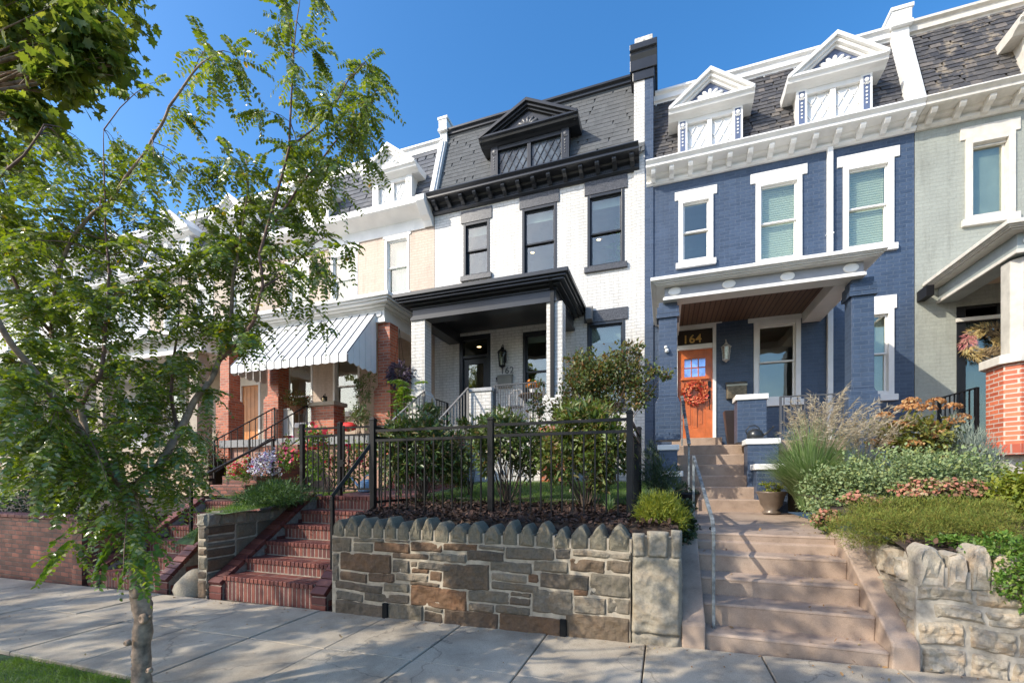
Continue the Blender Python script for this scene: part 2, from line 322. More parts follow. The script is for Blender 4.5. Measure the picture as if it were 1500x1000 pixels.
def shingle_slope(root, x0, x1, z0, z1, y0, y1, m, gaps=(), row=.15, wid=.25, name='roof', thick=.012, ragged=.0):
    B = MB(); n = int(round((z1-z0)/row)); dy = (y1-y0)/n; dz = (z1-z0)/n; nrm = Vector((0, -dz, dy)).normalized()
    B.add([(x0, y0+.02, z0), (x1, y0+.02, z0), (x1, y1+.02, z1), (x0, y1+.02, z1)], [(0, 1, 2, 3)])
    for i in range(n+0):
        x = x0-(.5*wid if i % 2 else 0); ya, za = y0+dy*i, z0+dz*i; yb, zb = y0+dy*(i+1.25), z0+dz*(i+1.25)
        while x < x1:
            a, b = max(x, x0)+.0015, min(x+wid, x1)-.0015; x += wid*rnd.choice((1, 1, 1, .8, 1.2))
            if b-a < .03: continue
            o = -nrm*0+Vector((0, nrm.y, nrm.z))*(thick*(1+rnd.random()*.8)); r = rnd.uniform(-ragged, ragged)
            lo = (ya+o.y-dy*r, za+o.z-dz*r)
            B.add([(a, lo[0], lo[1]), (b, lo[0], lo[1]), (b, yb, zb), (a, yb, zb), (a, ya+.015, za), (b, ya+.015, za)], [(0, 1, 2, 3), (4, 5, 1, 0), (0, 3, 4), (1, 5, 2)])
    return B.build(name, m, root, fix=False)
def scroll(B, cx, cz, y, s, m=0, flip=1):
    pts = [(cx+flip*s*(1-t/14)*math.cos(t*.75)*.5, y, cz+s*(1-t/14)*math.sin(t*.75)*.5) for t in range(13)]
    B.tube(pts, s*.09, 5, m)
def dormer(root, xc, w, zb, ze, zp, over, tm, orn, back, zback, lat=None, panes=2, ym=10.72, split=True):
    """body width w, bottom zb, eave ze, peak zp"""
    x0, x1 = xc-w/2, xc+w/2; yb = 11.9
    D = MB(); pw = .2
    D.box(x0, x0+pw, ym, ym+.12, zb, ze-.14).box(x1-pw, x1, ym, ym+.12, zb, ze-.14)                        # pilasters
    D.box(x0+pw, x1-pw, ym+.02, ym+.12, ze-.3, ze-.14).box(x0+pw, x1-pw, ym-.02, ym+.12, zb, zb+.07)
    D.box(x0+.02, x0+.08, ym+.12, yb, zb, ze-.1).box(x1-.08, x1-.02, ym+.12, yb, zb, ze-.1)                # cheeks
    if split: D.box(xc-.05, xc+.05, ym+.03, ym+.11, zb+.07, ze-.3)
    d = D.build('dormer', tm, root, bevel=.005)
    ov = (over-w)/2; a0, a1 = xc-over/2, xc+over/2
    E = MB(); yo = ym-.22
    E.prism([(yo, ze), (yo-.01, ze-.05), (yo+.04, ze-.08), (yo+.06, ze-.13), (yo+.16, ze-.16), (ym+.0, ze-.2), (yb, ze-.2), (yb, ze)], a0, a1)   # eave moulding, returned along the sides
    # raking moulding of the gable
    h = zp-ze; L = math.hypot(over/2, h)
    for sg in (-1, 1):
        e = Vector((xc+sg*over/2, 0, ze)); p = Vector((xc, 0, zp)); n = Vector((-(p-e).z, 0, (p-e).x)).normalized()*(-1 if sg > 0 else 1)
        if n.z < 0: n = -n
        for (off, th, yy) in ((0, .07, yo-.02), (-.07, .06, yo+.04), (-.13, .05, yo+.1)):
            q = [e+n*off, p+Vector((0, 0, n.z*off*1.0+ (off*0))), p+Vector((0, 0, off-th))+n*0, e+n*(off-th)]
            q = [e+n*off, Vector((xc, 0, zp+off/n.z)), Vector((xc, 0, zp+(off-th)/n.z)), e+n*(off-th)]
            E.prism([(v.x, v.z) for v in q], yy, yb-.3, 'y')
    E.build('pediment', tm, d, bevel=.004)
    T = MB(); T.prism([(xc-over/2+.25, ze+.005), (xc+over/2-.25, ze+.005), (xc, zp-.16)], ym-.06, ym-.03, 'y'); T.build('tympanum', back, d)
    # carved leaf ornament in the gable
    O = MB(); yy = ym-.075; s = h*.52
    for k in range(7):
        an = math.radians(0+30*k); r0 = s*.95 if 0 < k < 6 else s*1.25
        p1 = Vector((xc+math.cos(an)*r0*.95, yy, ze+.05+math.sin(an)*r0*.72)); p0 = Vector((xc, yy, ze+.06))
        O.tube([p0, p0.lerp(p1, .5), p0.lerp(p1, .85), p1], [s*.05, s*.14, s*.12, s*.03], 6)
    for sg in (-1, 1): scroll(O, xc+sg*over*.27, ze+.12, yy, s*.5, 0, sg)
    O.build('carving', orn, d, smooth=True)
    # pilaster panels
    Q = MB()
    for a in (x0, x1-pw):
        MB().box(a+.045, a+pw-.045, ym-.004, ym+.01, zb+.12, ze-.24).build('panel', back, d)
        zt = ze-.32; Q.lathe([(.001, -.008), (.04, -.004), (.04, .004), (.001, .008)], (a+pw/2, ym-.01, zt), 8, 0, 'y')
        scroll(Q, a+pw/2-.02, zt-.08, ym-.012, .07, 0, -1); scroll(Q, a+pw/2+.02, zt-.08, ym-.012, .07, 0, 1)
        k = 0
        while zt-.17-k*.075 > zb+.2: Q.lathe([(.004, -.006), (.024-.001*k, 0), (.004, .006)], (a+pw/2, ym-.012, zt-.17-k*.075), 6, 0, 'y'); k += 1
    Q.build('carving', orn, d)
    # diamond lattice sash
    G = MB(); G.box(x0+pw, x1-pw, ym+.1, ym+.11, zb+.07, ze-.3); G.build('pane', lat or GLASS, d)
    if panes:
        W_ = MB(); aa, bb, cc, dd = x0+pw, x1-pw, zb+.07, ze-.3; n = 5 if w < 1.6 else 9; st = (bb-aa)/n; sl_ = 1.75
        for sg in (-1, 1):
            for k in range(-8, n+9):
                xs = aa+k*st; p = (xs, cc); q = (xs+sg*(dd-cc)/sl_, dd)
                ta, tb = 0, 1
                def clipx(t): return p[0]+(q[0]-p[0])*t
                for lim, s_ in ((aa, 1), (bb, -1)):
                    f0 = (p[0]-lim)*s_; f1 = (q[0]-lim)*s_
                    if f0 < 0 and f1 < 0: ta, tb = 1, 0
                    elif f0 < 0: ta = max(ta, f0/(f0-f1))
                    elif f1 < 0: tb = min(tb, f0/(f0-f1))
                if tb-ta > .02: W_.bar((clipx(ta), ym+.09, cc+(dd-cc)*ta), (clipx(tb), ym+.09, cc+(dd-cc)*tb), .018, .014)
        W_.build('lattice', tm, d)
    return d
def rake_wall(root, x, z0, ztop, m, w=.22, name='parapet', side=.34):
    """party wall parapet following the slope of the mansard, with a block on top"""
    B = MB(); pr = [(YF-.18, z0), (YF-.18, z0+.25), (11.3, ztop-.35), (11.38, ztop-.34), (11.38, ztop+.02), (12.6, ztop+.02), (12.6, z0)]
    B.prism(pr, x-w/2, x+w/2)
    B.prism([(YF-.22, z0), (YF-.22, z0+.27), (11.26, ztop-.36), (11.31, ztop-.36), (YF-.17, z0+.26), (YF-.17, z0)], x-w/2+.045, x+w/2-.045)
    B.box(x-w/2-.04, x+w/2+.04, 11.3, 11.75, ztop-.03, ztop+.05).box(x-w/2-.02, x+w/2+.02, 11.32, 11.75, ztop+.05, ztop+.3).box(x-w/2-.05, x+w/2+.05, 11.3, 11.8, ztop+.3, ztop+.38)
    return B.build(name, m, root, bevel=.01)
def roof_trim(root, x0, x1, z, m, h=.3, flash=None):
    MB().prism([(11.62, z-h), (11.5, z-h), (11.47, z-h+.1), (11.42, z-h+.12), (11.42, z-.08), (11.36, z-.05), (11.36, z), (13.5, z), (13.5, z-h)], x0, x1).build('roof_trim', m, root)
def porch_roof(root, x0, x1, y0, ztop, m, bh, frm=None, oval=0, sides=(True, True), ceil=None, ovm=None, slim=False, frieze=None):
    """crown, fascia and beam of a porch roof; x0..x1 and y0 are the outer lip, ztop its level, bh the level of the beam's underside"""
    R = MB(); o = .25 if slim else .34
    def ring(a, b, c, d, z0_, z1_, m_=0):                                      # a closed slab, lip to lip
        R.box(a, b, c, YF-.005, z0_, z1_, m_)
    steps = [(0, ztop-.09, ztop), (.05, ztop-.14, ztop-.092), (.10, ztop-.19, ztop-.142), (.2, ztop-.23, ztop-.192)]
    if slim: steps = [(0, ztop-.065, ztop), (.03, ztop-.085, ztop-.067), (.055, ztop-.105, ztop-.087), (.09, ztop-.125, ztop-.107)]
    zu = steps[-1][1]
    for d, a, b in steps: ring(x0+d, x1-d, y0+d, 0, a, b)
    r = R.build('porch_roof', m, root, bevel=.012)
    bt = .3; zt = zu-.002; a, b, c = x0+o, x1-o, y0+o
    Bm = MB(); Bm.box(a, b, c, c+bt, bh, zt)
    if sides[0]: Bm.box(a, a+bt, c+bt, YF-.005, bh, zt)
    if sides[1]: Bm.box(b-bt, b, c+bt, YF-.005, bh, zt)
    Bm.build('beam', frm or m, r, bevel=.006)
    Tm = MB()                                                                   # mouldings at the foot and head of the beam
    for z_, e, hh in (((bh-.002, .035, .045), (bh+.044, .016, .018)) if slim else ((bh-.002, .035, .06), (bh+.06, .02, .03), (zt-.05, .03, .048))):
        Tm.box(a-e, b+e, c-e, c, z_, z_+hh); Tm.box(a-e, a, c, YF-.006, z_, z_+hh); Tm.box(b, b+e, c, YF-.006, z_, z_+hh)
    Tm.build('moulding', m, r)
    MB().box(a+bt, b-bt, c+bt, YF-.006, zu-.03, zu-.01).build('ceiling', ceil or m, r)
    if frieze: MB().box(a-.006, b+.006, c-.006, c, bh+.064, zt-.004).box(a-.006, a, c, YF-.007, bh+.064, zt-.004).box(b, b+.006, c, YF-.007, bh+.064, zt-.004).build('frieze', frieze, r)
    if oval:
        for i in range(oval):
            xc = a+.17+(b-a-.34)*i/(oval-1)
            ob = MB().lathe([(.001, -.022), (.095, -.022), (.11, -.012), (.11, -.004), (.001, -.004)], (0, 0, 0), 20, 0, 'y').build('oval_boss', ovm or m, r); ob.data.transform(Matrix.Translation(WL[r])); ob.location = Vector((xc, c-.004, (bh+zt)/2+.03))-WL[r]; ob.scale = (1, 1, .7)
    return r
def col(root, x0, x1, y0, y1, z0, z1, m, base=.05, zb=None, cap=None, name='column'):
    B = MB(); B.box(x0, x1, y0, y1, (zb or z0)+.001, z1)
    if zb: B.box(x0-base, x1+base, y0-base, y1+base, z0, zb-.12).prism([(x0-base, zb-.12), (x1+base, zb-.12), (x1, zb), (x0, zb)], y0, y1, 'y')
    if zb: B.box(x0-base*.6, x1+base*.6, y0-base*.6, y1+base*.6, zb-.12, zb-.06)
    c = B.build(name, m, root, bevel=.006)
    if cap: MB().box(x0-.04, x1+.04, y0-.04, y1+.04, z1-.3, z1-.23).box(x0-.03, x1+.03, y0-.03, y1+.03, z1-.22, z1-.1).build('capital', cap, c)
    return c
def rail_run(B, p, q, h, n, post=True, r=.007, top=.02, bot=.1):
    p = Vector(p); q = Vector(q); up = Vector((0, 0, h)); B.bar(p+up, q+up, top*2, top); B.bar(p+up*(bot/h), q+up*(bot/h), top*1.4, top)
    for i in range(n): a = p.lerp(q, (i+.5)/n); B.bar(a+Vector((0, 0, bot)), a+up, r*2)
    if post:
        for a in (p, q): B.bar(a, a+up, .035)
def house(name, label, cat, x0, loc=None):
    return thing(name, label, cat, (x0, YF, 1.5), 'row houses along the street')
SH162 = island('charcoal asphalt shingle', [(.098, .102, .105), (.108, .112, .116), (.12, .124, .127), (.102, .107, .110)], .9, noise_mix=.3, ns=5)
def slate(name, lich=.55):
    t = NT(name); t.pos(); c = t.ramp(t._p.outputs['Random Per Island'], [(.1, (.05, .05, .057)), (.4, (.078, .075, .077)), (.6, (.105, .098, .095)), (.85, (.065, .064, .070)), (.95, (.16, .14, .125))])
    li = t.ramp(t.noise(3.2, 8, rough=.7), [(lich, (0, 0, 0)), (lich+.09, (1, 1, 1))]); c = t.mix(li, c, (.27, .225, .17)); c = t.mix(.5, c, t.ramp(t.noise(14, 5), [(.35, (.4,)*3), (.65, (1,)*3)]), 'MULTIPLY')
    t.link(c, t.b.inputs['Base Color']); t.b.inputs['Roughness'].default_value = .75; t.bump(t.noise(60, 5), .4, .005); return t.m
SLATE = slate('weathered slate', .6); SLATEL = slate('lichened slate', .535)
SLATEG = island('blue grey slate', [(.10, .105, .12), (.13, .135, .15), (.16, .16, .17), (.115, .12, .13)], .8, noise_mix=.3)
LATW = mat('white leaded pane', (.72, .73, .73), .3, .03); LATD = mat('dark leaded pane', (.07, .085, .10), .12, .5, 2.5, bump=.5, bs=9)
def party(i, xs): pass
# ---------------------------------------------------------------- 162: white brick, black trim
def build_162():
    X0, X1 = -6.12, -.455
    h = house('row_house', 'white brick house with black trim and dark mansard roof, left of the blue house', 'house', X0)
    W = [pxrect(679.1, 717.3, 320.4, 399.6), pxrect(764.8, 815.7, 296.4, 400), pxrect(860.3, 914.8, 276, 384), pxrect(860, 915.7, 467.5, 592)]
    dr = (PX(673, YF), PX(718.6, YF), 2.62, PZ(718, 488, YF)); w2 = pxrect(766, 812, 482, 588)
    w0 = W[1]; W[1] = (w0[0], w0[1], W[2][2], w0[3])
    wall(h, X0, X1, 1.0, 9.2, W+[dr, w2], BW162); interior(h, X0, X1, 5.85, 9.0); interior(h, X0, X1, 2.62, 5.6)
    for k, r in enumerate(W):
        window(h, *r, BLACK, mid=(.5, .5, .48, .5)[k], lintel=(.36 if k < 3 else .3, .07) if k != 0 else (.34, .07), sill=(.14, .07), lm=GLINT, blind=(.84, .86, .88, .8)[k], blindm=CURT)
    window(h, *w2, BLACK, mid=.45, blind=.9, blindm=CURT)
    # front door with a transom light over it
    a, b, c, d = dr; zt = PZ(718, 521.7, YF); F_ = MB()
    F_.box(a, a+.1, YF-.01, YF+.14, c, d).box(b-.1, b, YF-.01, YF+.14, c, d).box(a+.1, b-.1, YF-.01, YF+.14, d-.12, d).box(a+.1, b-.1, YF, YF+.14, zt, zt+.08)
    fr = F_.build('door_frame', BLACK, h, bevel=.005)
    D = MB(); D.box(a+.1, a+.24, YF+.06, YF+.11, c+.02, zt).box(b-.24, b-.1, YF+.06, YF+.11, c+.02, zt).box(a+.24, b-.24, YF+.06, YF+.11, zt-.16, zt).box(a+.24, b-.24, YF+.06, YF+.11, c+.02, c+.32)
    dd = D.build('door', BLACK, h, bevel=.005); MB().box(a+.24, b-.24, YF+.08, YF+.085, c+.32, zt-.16).build('pane', GLASS, dd)
    MB().box(a+.1, b-.1, YF+.08, YF+.085, zt+.08, d-.12).build('pane', GLASS, fr); MB().bar((b-.2, YF+.03, c+.95), (b-.2, YF+.03, c+1.3), .025).lathe([(.02, 0), (.02, .04)], (b-.17, YF+.03, c+1.15), 8, 0, 'y').build('handle', GALV, dd)
    text_mesh('162', .25, (PX(743, YF), YF-.012, PZ(743, 547, YF)), mat('brushed steel', (.10, .105, .11), .4), 'house_number', h, .012, spacing=1.05)
    zc = 9.26; cornice(h, X0-.02, X1-.12, zc, BLACK, 14, dent=True, fr=.40)
    shingle_slope(h, X0, X1+.0, zc-.02, 11.5, 10.78, 11.5, SH162, row=.13, wid=.2, thick=.006)
    roof_trim(h, X0, X1, 11.66, BLACK, .26)
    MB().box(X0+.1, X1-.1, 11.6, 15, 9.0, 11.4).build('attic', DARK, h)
    dormer(h, -3.30, 2.1, zc+.1, 10.42, 11.08, 2.62, BLACK, mat('dark grey carved wood', (.12, .12, .125), .35, .3, 20, bump=.6, bs=40), BLACK, 0, LATD, 1)
    rake_wall(h, X0+.02, zc-.12, 11.62, WHITE)
    # chimney pier on the party wall, painted in two colours
    ch = MB(); ch.box(-.70, -.457, 10.86, 11.6, 1.2, 11.5, 0).box(-.453, -.26, 10.86, 11.6, 1.2, 11.5, 1)
    cm = ch.build('chimney', [BW162, BB164], h)
    MB().prism([(10.80, 11.2), (10.80, 11.45), (10.76, 11.55), (10.76, 11.6), (10.70, 11.62), (10.70, 11.76), (11.68, 11.76), (11.68, 11.62), (11.6, 11.2)], -.79, -.17).box(-.73, -.23, 10.83, 11.62, 10.98, 11.2).build('cap', BLACK, cm, bevel=.01)
    MB().box(-.68, -.27, 10.78, 11.5, 11.762, 11.95).build('coping', mat('chipped white mortar', (.6, .57, .52), .9, .25, 14, bump=.9, bs=30), cm, bevel=.02)
    # porch
    pr = porch_roof(h, -5.96, -1.83, 8.61, 5.74, BLACK, 5.2, frm=BLACK, ceil=BLACK)
    fl = 2.7
    MB().box(-5.75, -1.98, 8.9, YF-.01, fl-.22, fl).build('porch_floor', mat('grey porch floor', (.25, .25, .25), .6), h, bevel=.01)
    MB().box(-5.68, -2.05, 9.05, YF-.02, 1.2, fl-.222).build('porch_base', BW162, h)
    col(h, PX(602.3, 8.95), PX(622.4, 8.95), 8.95, 9.25, fl, 5.2, BW162, .07, 3.55); col(h, PX(800.4, 8.95), PX(824, 8.95), 8.95, 9.25, fl, 5.2, BW162, .07, 3.3)
    x = PX(811, 8.95); MB().box(x-.26, x+.26, 8.86, 9.34, 1.3, fl-.23).box(x-.29, x+.29, 8.83, 9.37, fl-.23, fl-.12).build('brick_pier', RED, h)
    xa, xb = PX(686, 8.95), PX(722, 8.95); n = MB().box(xa+.03, xb-.03, 8.92, 9.24, fl, 3.42).build('newel', BW162, h, bevel=.006); MB().box(xa, xb, 8.89, 9.27, 3.42, 3.5).build('cap', mat('grey stone cap', (.4, .4, .4), .8, .15, 20, bump=.5), n, bevel=.01)
    B = MB(); rail_run(B, (xb, 9.05, fl), (PX(797, 9.05), 9.05, fl), .86, 20); B.build('porch_railing', mat('dark grey iron', (.075, .075, .08), .4), h)
    B = MB(); rail_run(B, (-5.66, 9.3, fl), (-5.66, 10.8, fl), .86, 11); B.build('side_railing', BLKM, h)
    # steps up to the porch and their rails
    xl, xr = PX(635, 8.9)-.02, PX(684, 8.9); st = MB()
    for k in range(6): st.box(xl, xr, 8.88-.29*(k+1), 8.88-.29*k-(0 if k else 0), 1.2, fl-.2*(k+1)+.0)
    st.build('porch_steps', MAR, h, bevel=.01)
    for xx in (PX(621, 8.9)+.04, PX(686, 8.9)+.02):
        B = MB(); rail_run(B, (xx, 8.85, fl-.05), (xx, 7.3, 1.62), .86, 11, bot=.12); B.build('stair_railing', mat('weathered grey iron', (.2, .19, .18), .5), h)
    x = PX(808, 8.85); MB().box(x-.04, x+.04, 8.885, 8.945, 1.5, 5.45).bar((x, 8.9, 5.44), (x, 8.7, 5.62), .08, .06).build('downspout', BLKM, h)
    MB().prism([(YF-.05, 5.35), (YF-.32, 5.35), (YF-.32, 5.62), (YF-.05, 5.75)], PX(868, YF)-.12, PX(868, YF)+.02).build('drain_box', mat('weathered grey iron', (.2, .19, .18), .5), h)
    return h
# ---------------------------------------------------------------- 164: blue brick, white trim
def build_164():
    X0, X1 = -.445, 4.705
    h = house('row_house', 'blue brick house with white trim, two white dormers and an orange front door', 'house', X0)
    W = [pxrect(994, 1044.7, 284.7, 379), pxrect(1106.8, 1174.6, 256.5, 385), pxrect(1234.5, 1308.7, 231, 355), pxrect(1103.8, 1172.5, 466, 584), pxrect(1262, 1308.8, 452, 577)]
    W[1] = (W[1][0], W[1][1], W[0][2]-.25, W[1][3]); W[2] = (W[2][0], W[2][1], W[0][2]-.25, W[2][3])
    a, b = PX(988, YF), PX(1049, YF); c = 2.4; d = PZ(1047, 474, YF)
    wall(h, X0, X1, 1.0, 8.7, W+[(a, b, c, d)], BB164); interior(h, X0, X1, 5.55, 8.5); interior(h, X0, X1, 2.3, 5.3)
    bl = (None, 0, 0, None, .0); li = ((.2, .08), (.22, .1), (.22, .1), (.2, .11), (.28, .05))
    for k, r in enumerate(W): window(h, *r, WHITE, mid=.5, cw=.095, rec=.0, sw=.035, blind=bl[k], blindm=CURT if k == 4 else None, lintel=li[k], sill=(.13, .06))
    F_ = MB(); F_.box(a, a+.07, YF-.03, YF+.14, c, d).box(b-.07, b, YF-.03, YF+.14, c, d).box(a+.07, b-.07, YF-.03, YF+.14, d-.07, d)
    zt = PZ(1044, 509, YF); z1 = PZ(1044, 502, YF); F_.box(a+.07, b-.07, YF-.02, YF+.14, zt, z1); F_.box(a-.08, b+.12, YF-.035, YF+.05, d+.002, d+.17)
    fr = F_.build('door_frame', WHITE, h, bevel=.006)
    tp = MB().box(a+.07, b-.07, YF+.06, YF+.07, z1, d-.07).build('transom', mat('dark brown glass', (.045, .035, .028), .12), fr)
    text_mesh('164', .265, ((a+b)/2-.06, YF+.052, z1+.06), GOLD, 'house_number', h, .012, spacing=1.06, bold=.004)
    OR = mat('orange stained door wood', (.50, .125, .028), .32, .12, 6)
    D = MB(); A, Bq = a+.07, b-.07; y0, y1 = YF+.05, YF+.1; sw = .15; zw0 = zt-.62; zw1 = zt-.2
    D.box(A, A+sw, y0, y1, c, zt).box(Bq-sw, Bq, y0, y1, c, zt).box(A+sw, Bq-sw, y0, y1, zw1, zt).box(A+sw, Bq-sw, y0, y1, zw0-.14, zw0).box(A+sw, Bq-sw, y0, y1, c, c+.26)
    xm = (A+Bq)/2; D.box(xm-.05, xm+.05, y0, y1, c+.26, zw0-.14); D.box(A+sw, xm-.05, y0+.022, y1-.01, c+.26, zw0-.14).box(xm+.05, Bq-sw, y0+.022, y1-.01, c+.26, zw0-.14)
    D.box(A+sw+.06, xm-.09, y0+.012, y0+.022, c+.34, zw0-.22).box(xm+.09, Bq-sw-.06, y0+.012, y0+.022, c+.34, zw0-.22)
    D.box(A+.07, Bq-.07, y0-.05, y0, zw0-.08, zw0-.03)
    for i in (1, 2): D.box(A+sw+(Bq-A-2*sw)*i/3-.012, A+sw+(Bq-A-2*sw)*i/3+.012, y0+.01, y1-.01, zw0, zw1)
    D.box(A+sw, Bq-sw, y0+.011, y1-.011, (zw0+zw1)/2-.012, (zw0+zw1)/2+.012)
    dd = D.build('door', OR, h, bevel=.006); MB().box(A+sw, Bq-sw, y0+.028, y0+.032, zw0, zw1).build('pane', mat('mirror blue pane', (.35, .42, .6), .08, .2, 5, metal=.8), dd)
    H = MB(); H.box(Bq-.1, Bq-.03, y0-.018, y0, c+1.18, c+1.32).box(Bq-.09, Bq-.04, y0-.015, y0, c+.92, c+1.1).tube([(Bq-.065, y0, c+.9), (Bq-.065, y0-.06, c+.86), (Bq-.065, y0-.06, c+.72), (Bq-.065, y0, c+.68)], .01, 6)
    H.build('handle', BLKM, dd)
    MB().box(a-.06, b+.08, YF-.42, YF-.02, 2.17, 2.39).build('door_step', CONC, h, bevel=.015)
    zc = 8.76; cornice(h, X0+.03, X1, zc, WHITE, 13, fr=.36)
    shingle_slope(h, X0+.15, X1, zc-.02, 10.85, 10.78, 11.5, SLATE, row=.105, wid=.15, ragged=.1)
    roof_trim(h, X0+.15, X1, 11.06, WHITE, .32)
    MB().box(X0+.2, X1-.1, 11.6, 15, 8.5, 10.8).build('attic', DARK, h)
    for xc in (.95, 3.29): dormer(h, xc, 1.33, zc+.06, 9.88, 10.54, 1.74, WHITE, WHITE, mat('blue grey paint', (.10, .13, .22), .5), 0, LATW, 1, split=True)
    # porch
    porch_roof(h, -.25, 3.32, 8.42, 5.18, WHITE, 4.82, frm=WHITE, oval=4, slim=True, frieze=mat('grey frieze paint', (.30, .31, .34), .5), ceil=brick('brown beadboard', (.17, .10, .066), (.05, .03, .02), bw=6, bh=.085, ms=.012, var=.08, swap=True), ovm=WHITE)
    fl = 2.17
    MB().box(1.66, 3.3, 8.85, YF-.01, fl-.2, fl-.002).box(-.1, 1.66, 9.72, YF-.01, fl-.2, fl-.004).build('porch_floor', CONC, h, bevel=.01)
    MB().box(1.75, 3.2, 8.95, YF-.02, .9, fl-.202).build('porch_base', CONC, h)
    col(h, PX(965, 8.8), PX(992, 8.8), 8.8, 9.1, fl+.05, 4.84, BB164, .06, 3.05, BB164); col(h, 2.955, 3.27, 8.8, 9.1, 1.2, 4.84, BB164, .06, 3.0, BB164)
    # stepped piers with white caps
    for (x0_, x1_, y0_, z0_, z1_) in ((PX(963, 8.6), PX(995, 8.6), 8.6, .9, 2.12), (PX(965, 8.25), PX(1001, 8.25), 8.25, .85, 1.63), (PX(1093, 8.7), PX(1140, 8.7)+.05, 8.72, .9, 2.2), (PX(1106, 8.3), PX(1158, 8.3), 8.3, .85, 1.74), (PX(1078, 9.1), PX(1127, 9.1), 9.12, fl, 3.06)):
        y1_ = y0_+.42; p = MB().box(x0_+.03, x1_-.03, y0_+.03, y1_, z0_, z1_-.1).build('step_pier', BB164, h, bevel=.008)
        MB().box(x0_, x1_, y0_, y1_+.03, z1_-.1, z1_).build('cap', WHITE, p, bevel=.012)
    B = MB(); rail_run(B, (1.95, 8.95, fl), (2.9, 8.95, fl), .78, 9, r=.009); B.build('porch_railing', mat('dark grey iron', (.075, .075, .08), .4), h)
    for px in (1216,): x = PX(px, YF-.06); MB().box(x-.05, x+.05, YF-.09, YF-.005, 1.3, 8.42).box(x-.065, x+.065, YF-.1, YF-.004, 6.6, 6.63).build('downspout', WHITE, h, bevel=.008)
    rake_wall(h, X1-.02, zc-.1, 11.0, WHITE, .3)
    r = pxrect(1286, 1313, 630, 655); MB().box(r[0], r[1], YF-.05, YF-.003, r[2], r[3]).build('basement_lintel', WHITE, h, bevel=.008)
    return h
